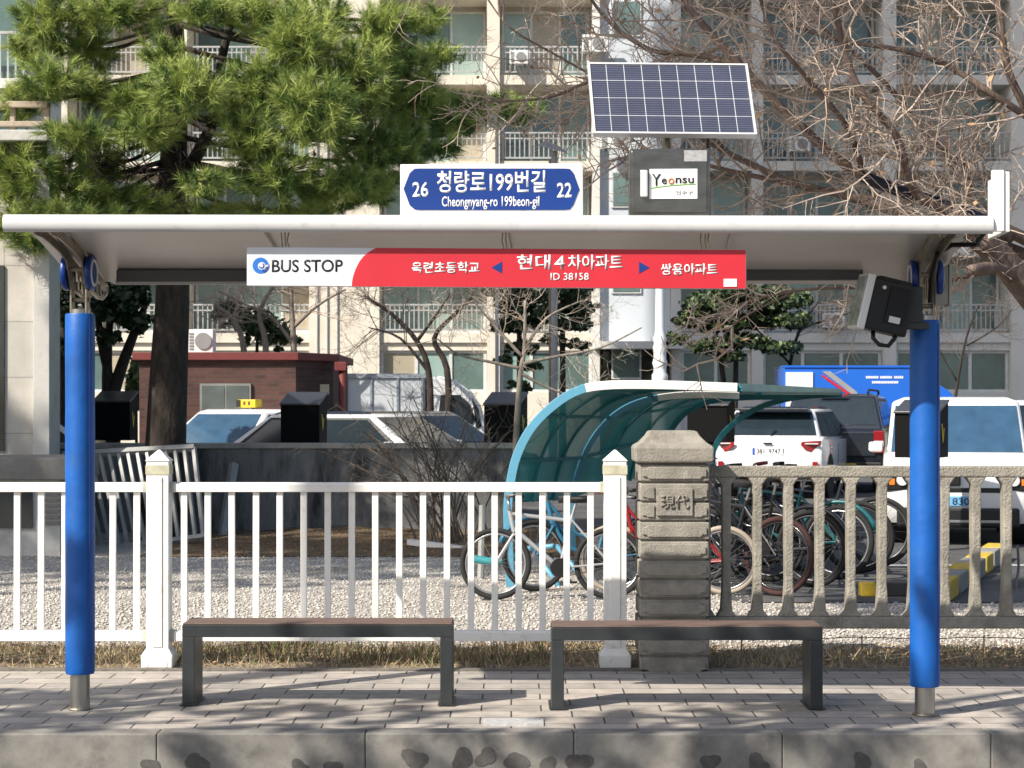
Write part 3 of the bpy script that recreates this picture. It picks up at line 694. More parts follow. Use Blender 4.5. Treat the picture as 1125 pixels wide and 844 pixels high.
def rvec(s=1): return Vector((random.gauss(0,s),random.gauss(0,s),random.gauss(0,s)))
def twig(mb, p, d, L, r, lvl, up=.15, wob=.25, kids=(3,5), n=4, tips=None, ratio=(.35,.65), side=4, ang=.8):
    pts = [p]; q = p.copy(); dd = d.normalized()
    for i in range(n):
        dd = (dd + rvec(wob*.5) + Vector((0,0,up*.3))).normalized(); q = q + dd*(L/n); pts.append(q.copy())
    mb.tube(pts, lerpr(r, r*.45, n+1), side if r > .006 else 3, cap=False)
    if tips is not None and lvl == 0: tips.append(pts[-1])
    if lvl > 0:
        for k in range(random.randint(*kids)):
            t = random.uniform(.2,.98)*n; i = min(int(t), n-1); b = pts[i].lerp(pts[i+1], t-i)
            tang = (pts[i+1]-pts[i]).normalized()
            pr = rvec(); pr = (pr - tang*pr.dot(tang)).normalized()
            twig(mb, b, (tang*(1-ang*.5)+pr*ang), L*random.uniform(*ratio), max(r*.55,.0022), lvl-1, up, wob, kids, max(3,n-1), tips, ratio, side, ang)

# ------------------------------------------------------------------ the big pine on the left
DP = 23.1
pine = thing('pine_tree', 'big long-needled pine with dark trunk rising behind the left end of the shelter', 'pine tree', (X(183,DP), DP, 0))
tp = [P(180,592,DP),P(181,540,DP),P(182,490,DP),P(186,400,DP),P(190,310,DP),P(190,200,DP),P(193,100,DP),P(190,0,DP),P(186,-110,DP),P(182,-260,DP)]
rr = [.30,.26,.235,.215,.19,.165,.13,.105,.07,.03]
tb = MB(); pts = cr(tp, 4); 
tb.tube(pts, list(np.interp(np.linspace(0,len(rr)-1,len(pts)), range(len(rr)), rr)), 14)
tb.tube(cr([P(205,190,DP),P(222,160,DP),P(236,125,DP),P(245,60,DP),P(262,-10,DP),P(275,-80,DP)]), list(np.linspace(.085,.03,31)), 9)
tb.build('trunk', M_bark, pine, smooth=True)
clumps = [(55,22,42,34,22.6,0),(100,55,26,24,23,0),(135,12,62,20,22.4,0),(58,88,44,24,22.2,0),(105,100,38,18,22.8,0),(20,112,24,18,22.5,1),(88,150,46,20,22,0),(150,112,36,28,22.6,0),(205,95,46,30,21.7,0),(160,142,40,18,22,1),
 (55,195,62,26,22.3,1),(15,222,40,22,22.3,1),(115,212,46,18,22.5,1),(165,222,36,10,22.5,0),(226,200,28,14,22,0),(275,150,40,30,22,0),(286,92,36,38,22.3,0),(330,48,42,42,22.1,0),(290,18,40,24,22.6,0),(346,120,44,46,21.8,0),(305,192,52,26,22.1,0),(388,85,46,46,22.4,0),(404,158,38,36,22.6,1),(420,38,36,36,22.7,0),(365,212,40,20,22.5,0),(436,118,40,26,23.3,1),(488,128,42,20,23.6,1),(545,112,26,12,24,1),(566,126,20,8,24.2,1),(448,180,18,26,23,1),(462,22,28,16,23,1),(228,12,36,12,22.3,1),(40,262,32,12,21.8,1),(178,60,26,20,22.2,0),(255,120,22,16,22.6,1),
 (480,60,28,14,23.8,1),(460,100,34,20,23.2,1),(515,120,34,18,23.7,1),(440,150,30,22,23.0,1),(480,160,26,14,23.4,1),(580,118,22,9,24.2,1),(25,180,40,26,22.2,1),(20,245,36,14,21.9,1),(70,235,40,14,22,1),(120,238,40,10,22.3,1),(405,205,34,20,22.6,1),(445,70,30,20,23,0),(350,20,40,24,22.8,0),(225,230,30,8,22.6,1),(300,232,60,10,22.6,1),(110,182,40,14,22.8,1),(385,195,30,22,22.2,0),(30,55,26,20,23.2,0)]
bn = MB(); tips, dirs, tone = [], [], []
for (cx_, cy_, rx, ry, d, tn) in clumps:
    C = P(cx_,cy_,d); k = d/F
    # branch from the trunk
    iz = int(np.clip(np.interp(C.z+.5, [p.z for p in pts], range(len(pts))),0,len(pts)-1)); a = pts[iz]
    mid = a.lerp(C,.55)+Vector((0,0,-.08))
    pa = cr([a, mid, C], 5); bn.tube(pa, lerpr(.038,.012,len(pa)), 6, cap=False)
    rx *= 1.13; ry *= 1.13; N = int(rx*ry*.030*2.7)+6
    for i in range(N):
        u = rvec(); u.normalize(); u *= random.random()**.45
        p = C + Vector((u.x*rx*k, u.y*.42, u.z*ry*k))
        out = (p-C); out.z += .05; dr = out.normalized()*.75+Vector((random.gauss(0,.3),-.15,.38+random.gauss(0,.25)))
        tips.append(p); dirs.append(dr.normalized()); tone.append(tn)
        if random.random() < .22: bn.tube([C+u*.02, C.lerp(p,.5)+rvec(.03), p], [.009,.007,.004], 4, cap=False)
# bare dead twigs low on the trunk
for (x0,y0) in ((150,160),(120,165),(100,170),(85,150),(165,185),(230,215),(260,225)):
    twig(bn, P(185,150+random.uniform(0,40),DP), P(x0,y0,22.3)-P(185,165,DP), (P(x0,y0,22.3)-P(185,165,DP)).length, .018, 2, .0, .25, (4,6), 5)
bn.build('branch', M_bark, pine, smooth=False, fix=False)
tips = np.array([tuple(p) for p in tips]); dirs = np.array([tuple(p) for p in dirs]); tone = np.array(tone)
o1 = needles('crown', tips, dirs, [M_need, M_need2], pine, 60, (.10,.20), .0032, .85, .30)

# ------------------------------------------------------------------ bare tree on the right
DR = 13.0
bt = thing('bare_tree', 'leafless tree spreading tangled tan twigs over the right half of the roof', 'tree', (X(1190,DR), DR, 0))
tk = MB(); tw = MB()
tk.tube(cr([P(1190,730,DR),P(1180,560,DR),P(1168,400,DR),P(1160,330,DR),P(1145,262,DR),P(1140,160,DR)]), lerpr(.15,.06,31), 12)
tk.tube(cr([P(1165,365,DR),P(1128,318,12.9),P(1100,284,12.8),P(1076,262,12.7)]), lerpr(.10,.082,19), 12)
tk.tube(cr([P(1112,300,12.8),P(1090,294,12.6),P(1066,297,12.4)]), lerpr(.04,.034,13), 8)
limbs = [([(1150,275,13),(1110,255,12.9),(1069,237,12.8),(950,195,12.8),(870,130,12.9),(812,70,13),(762,15,13.1),(735,-30,13.2)],.046,.02),
 ([(1110,262,12.9),(1060,240,12.6),(1005,210,12.5),(985,150,12.4),(940,90,12.3),(915,0,12.2),(905,-50,12.2)],.034,.015),
 ([(1142,200,13),(1130,130,12.8),(1107,75,12.7),(1097,0,12.6),(1090,-50,12.6)],.034,.015),
 ([(1140,285,13),(1080,262,13.3),(1000,238,13.5),(930,215,13.6),(870,200,13.7),(800,168,13.8),(750,140,13.9),(700,120,14)],.042,.012),
 ([(1130,262,12.9),(1066,236,13.2),(1064,190,13.3),(1030,160,13.4),(985,105,13.5),(940,60,13.6),(880,10,13.7)],.034,.012),
 ([(1146,140,13),(1080,97,13),(1040,72,13.1),(990,55,13.2),(925,45,13.3),(860,25,13.4)],.026,.010),
 ([(900,208,13.6),(840,196,13.8),(790,185,13.9),(740,172,14),(690,168,14)],.022,.008),
 ([(812,70,13),(760,60,13.2),(715,55,13.3),(670,25,13.4),(640,-15,13.5)],.022,.010),
 ([(800,168,13.8),(730,105,14),(660,88,14.1),(600,108,14.2),(520,112,14.3)],.020,.006),
 ([(1140,300,13),(1080,300,13.4),(1000,320,13.6),(930,316,13.7),(860,322,13.8),(800,340,13.9),(755,372,14)],.020,.005),
 ([(870,322,13.8),(815,350,13.7),(785,380,13.7)],.010,.004),
 ([(950,195,12.8),(930,140,12.5),(890,90,12.4),(850,40,12.3),(830,-20,12.3)],.022,.010),
 ([(660,88,14.1),(610,60,14.3),(560,30,14.4),(530,-10,14.4)],.010,.005)]
dead = []
for li, (ps, r0, r1) in enumerate(limbs):
    pp3 = cr([P(*p) for p in ps], 5)
    tk.tube(pp3, lerpr(r0, r1, len(pp3)), 7, cap=True)
    L = sum((pp3[i+1]-pp3[i]).length for i in range(len(pp3)-1)); n = int(L/.064*(.55 if li in (9,10,12) else 1))
    for k in range(n):
        t = random.uniform(.12,1)*(len(pp3)-1); i = min(int(t), len(pp3)-2); b = pp3[i].lerp(pp3[i+1], t-i); tang = (pp3[i+1]-pp3[i]).normalized()
        pr = rvec(); pr = (pr-tang*pr.dot(tang)).normalized()
        LL = random.uniform(.22,.75)*(.75 if li in (9,10) else 1)
        twig(tw, b, tang*.55+pr*.8, LL, random.uniform(.0045,.012), 2, .12, .42, (3,5), 4, dead, (.35,.7), 4, .95)
tk.build('trunk', M_limb, bt, smooth=True)
tw.build('crown', M_twig, bt, smooth=False, fix=False)
dl_ = np.array([tuple(p) for p in random.sample(dead, min(len(dead), 330))])
lc_ = leaves('dead_leaves', dl_-np.array([0,0,.02]), M_dry, bt, .026, .5); lc_['kind'] = 'stuff'
COL.objects.unlink(shaded_limb); bpy.data.objects.remove(shaded_limb)
shaded_limb = MB().tube(cr([P(948,194,12.75),P(975,205,12.72),P(1010,217,12.72),P(1045,229,12.72),P(1075,240,12.72),P(1092,249,12.7)]), .04, 10)
for i in range(len(shaded_limb.v)): pass
shaded_limb = shaded_limb.build('limb_shade', mat('navy_shade',(.010,.012,.03),.6,bump=.4,bs=30), bt, smooth=True)  # dark tube over the limb's lower stretch, its shade put into the colour

# ------------------------------------------------------------------ retaining wall, plank, leaning panel
DW = 24.4
rw = thing('retaining_wall', 'low stained concrete wall with pale coping behind the gravel yard', 'wall', (X(300,DW), DW, 0))
MB().bx(X(-60,DW), X(572,DW), DW, DW+.25, -.1, Z(493,DW)).build('wall', M_wall, rw)
MB().bx(X(-62,DW), X(574,DW), DW-.03, DW+.28, Z(493,DW)+.001, Z(487,DW)).build('coping', M_cope, rw, bevel=.008)
lp = thing('leaning_railing', 'old grey metal railing panel leaning against the pine trunk', 'railing', tuple(P(160,600,22.6)))
d = 22.62
a0, a1, b0, b1 = P(68,500,d+.12), P(213,492,d+.12), P(95,606,d-.35), P(224,590,d-.35)
M_oldm = mat('old_metal', (.34,.34,.33), .55, .1, var=.2, vs=6)
for (u, v, r) in ((a0,a1,.045),(b0,b1,.04),(a0,b0,.03),(a1,b1,.03)):
    dr = (v-u).normalized(); up = Vector((0,0,1)); 
    MB().tube([u,v], r, 4).build('frame_bar', M_oldm, lp)
for i in range(1,14):
    t = i/14; MB().tube([a0.lerp(a1,t), b0.lerp(b1,t)], .026, 4).build('slat', M_oldm, lp)
pk = MB(); pa, pb_ = P(257,510,24.25), P(243,597,23.7)
pk.tube([pa,pb_], .06, 4); o = pk.build('leaning_plank', mat('plank',(.36,.36,.35),.8,var=.2,vs=9)); tag(o,'pale narrow plank leaning against the stained wall','plank')
o = MB().slab(P(452,592,21.9),P(512,600,21.6),P(512,607,21.6),P(452,598,21.9),.1).build('loose_board', M_white); tag(o,'white board lying on the ground behind the white fence','board')

# ------------------------------------------------------------------ tiled building on the left
M_tile = brick_mat('wall_tile', (.44,.42,.38), (.50,.47,.42), (.30,.285,.26), 1.1, .62, .007, rotx=True, noise=.16, bump=.15, off=0)
M_tile2 = mat('pillar_paint', (.50,.49,.46), .7, var=.08, vs=4, dirt=(.32,.31,.29), ds=4)
M_glassd = mat('dark_glass', (.018,.026,.03), .08, var=.2, spec=.8)
tb_ = thing('tiled_building', 'low pale tiled building with rooftop rail at the left edge', 'building', (X(0,22), 22, 0))
d = 22.2
MB().prism([(X(-420,d),d),(X(38,d),d),(X(36,d+5),d+5),(X(-420,d),d+5)],'z',0,Z(158,d)).build('wall', M_tile, tb_)
MB().bx(X(38,d)+.002, X(56,d), d-.08, d+.45, .0, Z(176,d)).build('corner_pillar', M_tile2, tb_, bevel=.006)
MB().bx(X(-20,d), X(5,d), d-.03, d-.002, Z(495,d), Z(292,d)).build('window', M_glassd, tb_)
MB().prism([(X(-420,d),d-.25),(X(58,d),d-.25),(X(46,d+5),d+5.2),(X(-420,d),d+5.2)],'z', Z(158,d)+.003, Z(146,d)).build('roof', M_tile2, tb_, bevel=.01)
rl = MB().bx(X(-420,d), X(52,d), d+.0, d+.07, Z(118,d), Z(111,d)).build('roof_rail', mat('rail_wood',(.40,.33,.25),.7,var=.15,vs=8), tb_, bevel=.01)
MB().bx(X(-420,d), X(52,d), d+.0, d+.07, Z(139,d), Z(133,d)).build('roof_rail', MATS['rail_wood'], tb_, bevel=.01)
for px in (-30, 12, 49): MB().bx(X(px-3,d), X(px+3,d), d+.075, d+.14, Z(147,d), Z(112,d)).build('rail_post', MATS['rail_wood'], tb_)
d = 20.6
pl_ = MB().bx(X(-460,d), X(66,d), d, 22.1, -.05, Z(527,d)-.001).build('plinth', M_tile2, tb_)
MB().bx(X(-460,d), X(76,d), d-.12, 22.11, Z(527,d)+.002, Z(503,d)).build('ledge', mat('ledge_stone',(.20,.19,.175),.8,var=.2,vs=5), tb_, bevel=.01)
MB().bx(X(-20,d), X(36,d), d-.03, d-.002, Z(580,d), Z(536,d)).build('basement_window', M_glassd, pl_)
lv = MB()
for i in range(7): lv.bx(X(46,d), X(66,d)-.004, d-.03, d-.003, Z(576-i*6.2,d), Z(572.5-i*6.2,d))
lv.build('louvre', mat('louvre',(.20,.19,.18),.6), pl_)

# ------------------------------------------------------------------ brick guard house
M_brick = brick_mat('brown_brick', (.055,.022,.018), (.10,.04,.03), (.06,.05,.045), .20, .067, .006, rotx=True, noise=.25, bump=.3)
M_redp = mat('red_paint', (.15,.028,.024), .6, var=.15, vs=4)
d = 33
gh = thing('brick_kiosk', 'small brown brick guard house with red roof edge behind the white taxi', 'building', (X(260,d), d, 0))
x0, x1, x2 = X(153,d), X(325,d), X(366,d+1.0); zt_ = Z(396,d)
MB().prism([(x0,d),(x1,d),(x2,d+1.0),(x2,d+4),(x0,d+4)],'z',0,zt_).build('wall', M_brick, gh)
o = .10
MB().prism([(x0-o,d-o),(x1+o*.5,d-o),(x2+o,d+1.0-o*.3),(x2+o,d+4+o),(x0-o,d+4+o)],'z',zt_+.002,zt_+.13).build('roof', M_redp, gh, bevel=.01)
wn_ = MB().bx(X(220,d),X(276,d),d-.05,d-.003,Z(452,d),Z(421.5,d)).build('window', mat('grey_frame',(.20,.20,.19),.5), gh)
MB().bx(X(222.5,d),X(247,d),d-.06,d-.052,Z(451,d),Z(424,d)).build('pane', mat('dusty_glass',(.10,.115,.11),.2,var=.2), wn_)
MB().bx(X(249,d),X(273.5,d),d-.06,d-.052,Z(451,d),Z(424,d)).build('pane', MATS['dusty_glass'], wn_)
MB().cyl((X(370,d)+.03,d+.7,0),(X(370,d)+.03,d+.7,zt_-.05),.06,12).build('downpipe', M_redp, gh, smooth=True)
MB().bx(X(364,d),X(377,d),d+.6,d+.85,zt_-.16,zt_-.01).build('rain_hopper', M_redp, gh, bevel=.01)
MB().bx(X(349,d),X(359,d),d+.40,d+.46,Z(433,d),Z(422,d)).build('wall_box', mat('beige',(.42,.38,.28),.6), gh)
def ac_unit(px0, px1, py0, py1, d, label, base_z=None):
    t = thing('air_conditioner', label, 'air conditioner', (X((px0+px1)/2,d), d, Z(py1,d)), 'outdoor air conditioner units')
    x0,x1,z0,z1 = X(px0,d),X(px1,d),Z(py1,d),Z(py0,d)
    b = MB().bx(x0,x1,d,d+.35,z0,z1).build('casing', M_white, t, bevel=.01)
    cx,cz = x0+(x1-x0)*.62,(z0+z1)/2; r = min(x1-x0,z1-z0)*.36
    g = MB().lathe([(r,-.02),(r,.0),(r*.9,.004)],(cx,d-.005,cz),24,'y').build('fan_guard', mat('guard_grey',(.25,.25,.25),.5), t)
    l = MB()
    for i in range(6): l.bx(x0+.03,x0+(x1-x0)*.24,d-.01,d-.002,z0+(z1-z0)*(.12+.13*i),z0+(z1-z0)*(.20+.13*i))
    l.build('grille', MATS['guard_grey'], t)
    for s in (.15,.8): MB().bx(x0+(x1-x0)*s,x0+(x1-x0)*(s+.08),d+.02,d+.33,z0-.06,z0-.001).build('foot', M_dgrey, t)
    return t
ac_unit(206, 234, 362, 387.5, d+.6, 'white air conditioner unit on the brick guard house roof')

# ------------------------------------------------------------------ apartment building
DB = 63.0
M_cream = mat('cream_render', (.70,.645,.55), .85, vs=.5, var=.08, dirt=(.58,.52,.43), ds=.6, dlo=.5, dhi=.85)
M_cream2 = mat('white_render', (.66,.64,.60), .85, vs=.5, var=.06, dirt=(.5,.48,.45), ds=.7, dlo=.55, dhi=.85)
M_back = mat('beige_render', (.60,.56,.49), .85, var=.1, vs=.8)
M_railg = mat('rail_grey', (.46,.46,.45), .5, .2, var=.1)
M_winf = mat('window_frame', (.62,.62,.60), .45)
M_g1 = mat('teal_glass', (.11,.17,.16), .10, var=.35, vs=.6, spec=.8)
M_g2 = mat('pale_blind_glass', (.30,.42,.38), .18, var=.2, vs=.7, spec=.7)
M_g3 = mat('beige_blind_glass', (.42,.37,.28), .2, var=.12, vs=.7, spec=.6)
ab = thing('apartment_building', 'long cream apartment building with railed balconies across the whole background', 'building', (X(560,DB), DB, 0))
def bx(d): return d
y_f = DB; y_b = DB+1.4
xL, xR = X(-420,DB), X(1650,DB)
MB().bx(xL, xR, y_b+.01, y_b+9, -.2, 24).build('wall', M_back, ab)
piers = [(-240,-228),(-75,-60),(60,75),(196,206),(340,417),(535,549),(651,659),(738,748),(826,838),(970,984),(1110,1126),(1250,1262),(1400,1412)]
def pier(p0,p1,m,front=0):
    MB().bx(X(p0,DB), X(p1,DB), y_f-front, y_b, -.2, 24).build('pier', m, ab)
for (p0,p1) in piers:
    if p0 in (651,738): pier(p0,p1,M_cream2,.0)
    else: pier(p0,p1,M_cream if p0 < 600 else M_cream2, .12)
# stair tower
st_ = MB().bx(X(659.5,DB), X(737.5,DB), y_f+.25, y_b, Z(380,DB), 24).build('stair_wall', mat('pale_blue_render',(.56,.60,.64),.8,var=.06,vs=.6), ab)
for k in range(-1,5):
    yy = 318-94.5*k
    w = MB().bx(X(672,DB), X(705,DB), y_f+.19, y_f+.247, Z(yy+4,DB), Z(yy-36,DB)).build('window', M_winf, ab)
    MB().bx(X(674,DB), X(703,DB), y_f+.17, y_f+.188, Z(yy+2,DB), Z(yy-34,DB)).build('pane', M_g1, w)
en = MB().bx(X(664,DB), X(734,DB), y_f+.9, y_b+.005, -.1, Z(384,DB)).build('entrance', M_glassd, ab)
MB().bx(X(652,DB), X(748,DB), y_f-.9, y_f+.24, Z(384,DB), Z(376,DB)).build('entrance_canopy', M_cream2, ab)
bays = [(-400,-240),(-228,-75),(-60,60),(75,196),(206,340),(417,535),(549,651),(748,826),(838,970),(984,1110),(1126,1250),(1262,1400)]
for k in range(0, 6):
    ys = 366-94.5*k; zs = Z(ys,DB)
    for (p0,p1) in bays:
        x0, x1 = X(p0,DB)+.003, X(p1,DB)-.003
        cm = M_cream if p0 < 600 else M_cream2
        MB().bx(x0, x1, y_f, y_b, zs-.30, zs).build('balcony_slab', cm, ab)
        r = MB(); yr = y_f+.05; zt0 = Z(ys-32,DB)
        r.bx(x0,x1,yr-.03,yr+.03,zt0-.05,zt0); r.bx(x0,x1,yr-.02,yr+.02,zs+.08,zs+.13); r.bx(x0,x1,yr-.02,yr+.02,zt0-.22,zt0-.18)
        nb = max(2,int((x1-x0)/.15))
        for i in range(nb+1): xx = x0+.02+(x1-x0-.04)*i/nb; r.bx(xx-.017,xx+.017,yr-.015,yr+.015,zs+.12,zt0-.04)
        r.build('railing', M_railg, ab, fix=False)
        # sliding windows behind the balcony
        zw = zs+2.25; 
        fr = MB(); nw = max(2, round((x1-x0)/1.0)); fr.bx(x0+.05,x1-.05,y_b-.10,y_b,zs+.05,zs+.13); fr.bx(x0+.05,x1-.05,y_b-.10,y_b,zw-.08,zw)
        for i in range(nw+1): xx = x0+.09+(x1-x0-.18)*i/nw; fr.bx(xx-.04,xx+.04,y_b-.11,y_b-.001,zs+.131,zw-.081)
        w = fr.build('window', M_winf, ab)
        for i in range(nw):
            a = x0+.09+(x1-x0-.18)*i/nw+.042; b = x0+.09+(x1-x0-.18)*(i+1)/nw-.042
            MB().bx(a,b,y_b-.07,y_b-.03,zs+.132,zw-.082).build('pane', random.choice([M_g1,M_g1,M_g2,M_g2,M_g3] if p0 < 600 else [M_g1,M_g1,M_g1,M_g1,M_g2]), w)
# ground floor: flush wall with wide windows
for (p0,p1) in bays:
    x0, x1 = X(p0,DB)+.003, X(p1,DB)-.003; cm = M_cream if p0 < 600 else M_cream2
    zt0 = Z(374,DB)-.05; zsill = Z(431,DB); zwt = Z(385,DB)
    MB().bx(x0,x1,y_f+.1,y_b,-.2,zsill).build('ground_wall', cm, ab); MB().bx(x0,x1,y_f+.1,y_b,zwt,zt0).build('ground_wall', cm, ab)
    nw = max(2, round((x1-x0)/1.1)); fr = MB(); fr.bx(x0,x1,y_f+.2,y_f+.3,zsill+.002,zsill+.09); fr.bx(x0,x1,y_f+.2,y_f+.3,zwt-.09,zwt-.002)
    for i in range(nw+1): xx = x0+.06+(x1-x0-.12)*i/nw; fr.bx(xx-.05,xx+.05,y_f+.19,y_f+.31,zsill+.091,zwt-.091)
    w = fr.build('window', M_winf, ab)
    for i in range(nw):
        a = x0+.06+(x1-x0-.12)*i/nw+.052; b = x0+.06+(x1-x0-.12)*(i+1)/nw-.052
        MB().bx(a,b,y_f+.23,y_f+.27,zsill+.092,zwt-.092).build('pane', random.choice([M_g1,M_g2,M_g2,M_g3]) if p0<600 else M_g1, w)
for px in (349,360,371): MB().cyl((X(px,DB),y_f-.16,0),(X(px,DB),y_f-.16,24),.022,8).build('gas_pipe', M_railg, ab)
ac_unit(640, 668, 38, 57, y_f-.55, 'white air conditioner unit on an upper balcony above the solar panel')
ac_unit(660, 690, 148, 163, y_f-.55, 'white air conditioner unit on the balcony just below the solar panel edge')
ac_unit(452, 474, 246, 262, y_f-.55, 'white air conditioner unit on a balcony just right of the street name sign level, behind the roof') if 0 else None
ac_unit(868, 890, 150, 166, y_f-.5, 'white air conditioner unit on a balcony seen through the bare twigs at upper right')
ac_unit(560, 580, 55, 70, y_f-.5, 'white air conditioner unit on the balcony left of the solar panel')
ac_unit(905, 928, 344, 360, y_f-.5, 'white air conditioner unit on the low balcony left of the floodlight')
# curtains of drying laundry on a few balconies
# taller neighbour at the left, its flank throws the right half of the far facade into shade
TW0 = -24.5
lb = thing('tower_block', 'tall pale apartment tower with teal balcony glass at the upper left edge', 'building', (-18, 36, 0))
MB().bx(TW0, X(26,36), 36.4, 39, -.2, 46).build('wall', M_cream2, lb)
for k in range(0, 15):
    z0 = Z(88,36)-2*2.7+k*2.7
    MB().bx(TW0-.1, X(30,36), 35.8, 36.39, z0-.18, z0).build('balcony_slab', M_cream2, lb)
    if k > 6: continue
    MB().bx(TW0, X(24,36), 36.3, 36.39, z0+.0, z0+2.3).build('window', M_g1, lb)
    r = MB(); zt0 = z0+.85; r.bx(-20,X(29,36),35.84,35.88,zt0-.05,zt0)
    for i in range(60): xx = X(28,36)-i*.14; r.bx(xx-.015,xx+.015,35.85,35.87,z0,zt0-.05)
    r.build('railing', M_railg, lb, fix=False)

# ------------------------------------------------------------------ middle-distance trees
def bare_tree(label, trunks, d, L, lv=3, m=None, mt=None, kids=(3,5), n0=9, up=.25, rr=.05, group=None, r0=.01):
    t = thing('bare_tree', label, 'tree', tuple(P(trunks[0][0][0], trunks[0][0][1], d)), group)
    a, b = MB(), MB()
    for tr in trunks:
        rq = rr if tr[0][1] > 455 else rr*.45
        if tr[0][1] > 455: tr = [(tr[0][0], 452+3300/d)]+tr
        pp_ = cr([P(p[0],p[1],d+(p[2] if len(p)>2 else 0)) for p in tr], 4); a.tube(pp_, lerpr(rq, rq*.3, len(pp_)), 7)
        for k in range(n0):
            s = random.uniform(.35 if tr[0][1]<455 else .6,1)*(len(pp_)-1); i = min(int(s),len(pp_)-2); q = pp_[i].lerp(pp_[i+1], s-i); tang = (pp_[i+1]-pp_[i]).normalized()
            pr = rvec(); pr = (pr-tang*pr.dot(tang)).normalized()
            twig(b, q, tang*.5+pr*.9, L*random.uniform(.5,1), r0, lv, up, .3, kids, 4)
    a.build('trunk', mt or M_bark2, t, smooth=True); b.build('crown', m or M_twigd, t, fix=False)
    return t
bare_tree('small bare tree with two leaning dark stems in front of a pale green window', [[(473,470),(471,409),(458,375),(430,345),(400,325)],[(458,375),(480,345),(495,322)],[(493,470),(491,405),(477,372),(500,345),(520,325)],[(471,409),(440,372),(405,360)]], 40, 1.6, 3, M_twigd, M_bark, (3,4), 9, .2, .09, r0=.010)
bare_tree('pale grey bare sapling between the wall and the bicycle canopy', [[(566,583),(567,483),(572,409),(576,385),(577,330)],[(572,405),(540,398),(505,390),(480,372)],[(573,400),(610,392),(660,382),(705,360)],[(576,385),(600,350),(640,330)],[(574,392),(545,360),(520,330)],[(572,410),(600,425),(640,440)]], 22.0, .7, 3, M_twig, M_bark2, (2,4), 7, .25, .05, r0=.0045)
bare_tree('bare tree with several pale limbs behind the brick guard house', [[(325,460),(323,385),(320,330),(318,300)],[(323,380),(300,350),(270,335),(240,320)],[(322,360),(350,335),(380,318)],[(290,460),(292,380),(285,345),(300,315)],[(262,460),(268,385),(255,350),(235,335)]], 40, 1.4, 3, M_twig, M_bark2, (3,4), 10, .2, .10, r0=.009)
bare_tree('bare tree twigs hanging in front of the right balconies', [[(860,480),(868,400),(880,360),(900,330)],[(868,400),(840,370),(815,350)],[(880,360),(930,345),(960,330)]], 48, 1.3, 3, M_twigd, M_bark, (3,4), 8, .2, .07, r0=.008)
bare_tree('slender bare tree to the right of the right blue post', [[(1045,480),(1052,420),(1062,370),(1075,335)],[(1052,420),(1030,380),(1018,345)],[(1062,380),(1095,360),(1112,340)]], 50, 1.2, 3, M_twigd, M_bark, (3,4), 8, .2, .06, r0=.008)
# arching bare shrub in front of the wall
sh_ = thing('bare_shrub', 'arching leafless shrub growing in front of the stained wall', 'shrub', tuple(P(500,590,22.5)))
a = MB()
for k in range(46):
    b0 = P(500+random.gauss(0,18),596,22.4+random.gauss(0,.2)); an = random.gauss(-.25,.6)
    h = random.uniform(.9,1.75); e = Vector((math.sin(an)*h*.9, random.gauss(0,.25), h*math.cos(an)*.95))
    pp_ = cr([b0, b0+e*.5+Vector((0,0,.12)), b0+e+Vector((math.copysign(.15,an),0,-.08 if abs(an)>.5 else .05))],4)
    a.tube(pp_, lerpr(.010,.004,len(pp_)), 4, cap=False)
    for j in range(7):
        i = random.randint(3,len(pp_)-1); twig(a, pp_[i], e.normalized()*.5+rvec(.6), random.uniform(.15,.45), .004, 1, .1, .3, (2,4), 3)
a.build('stems', M_twigd, sh_, fix=False)

def blob_pts(cs, dens):
    out = []
    for (px,py,rx,ry,d,rz) in cs:
        k = d/F; N = int(rx*ry*dens)
        u = rng.normal(size=(N,3)); u /= np.linalg.norm(u,axis=1)[:,None]; u *= rng.random((N,1))**.4
        # gather leaves into sprays
        ctr = u[rng.integers(0,max(2,N//14),N)] if N > 30 else u
        q = ctr*.93+rng.normal(size=(N,3))*.10
        C = np.array(P(px,py,d)); out.append(C+q*np.array([rx*k,rz,ry*k]))
    return np.concatenate(out)
def leafy(name, label, cat, trunks, cs, dens, m, size, d, rr=.06, mt=None, mi_p=None, group=None):
    t = thing(name, label, cat, tuple(P(trunks[0][0][0],trunks[0][0][1],d)), group)
    a = MB()
    for tr in trunks:
        if tr[0][1] > 455: tr = [(tr[0][0], 452+3300/d)]+tr
        pp_ = cr([P(p[0],p[1],d) for p in tr],4); a.tube(pp_, lerpr(rr,rr*.4,len(pp_)), 7)
    a.build('trunk', mt or M_bark, t, smooth=True)
    leaves('crown', blob_pts(cs,dens), m, t, size, .55, mi_p=mi_p)
    return t
leafy('leafy_tree', 'dark evergreen tree with splayed stems beside the left blue post', 'tree', [[(122,520),(122,430),(112,380),(106,330)],[(122,440),(135,400),(150,360),(160,335)],[(120,450),(118,400),(122,340)]],
      [(130,335,30,22,27,.6),(108,325,22,18,27.3,.5),(150,352,18,16,27,.4),(155,322,16,14,27,.4),(118,372,16,10,27,.4)], 1.9, M_leafd, .065, 27, .10)
leafy('leafy_tree', 'dark thin-trunked tree at the corner of the tiled building', 'tree', [[(68,520),(69,430),(70,330),(72,240)]], [(72,330,16,30,29,.5),(66,290,20,24,29,.5),(85,300,18,20,29,.5),(70,380,10,14,29,.4)], 1.9, M_leafd, .06, 29, .10)
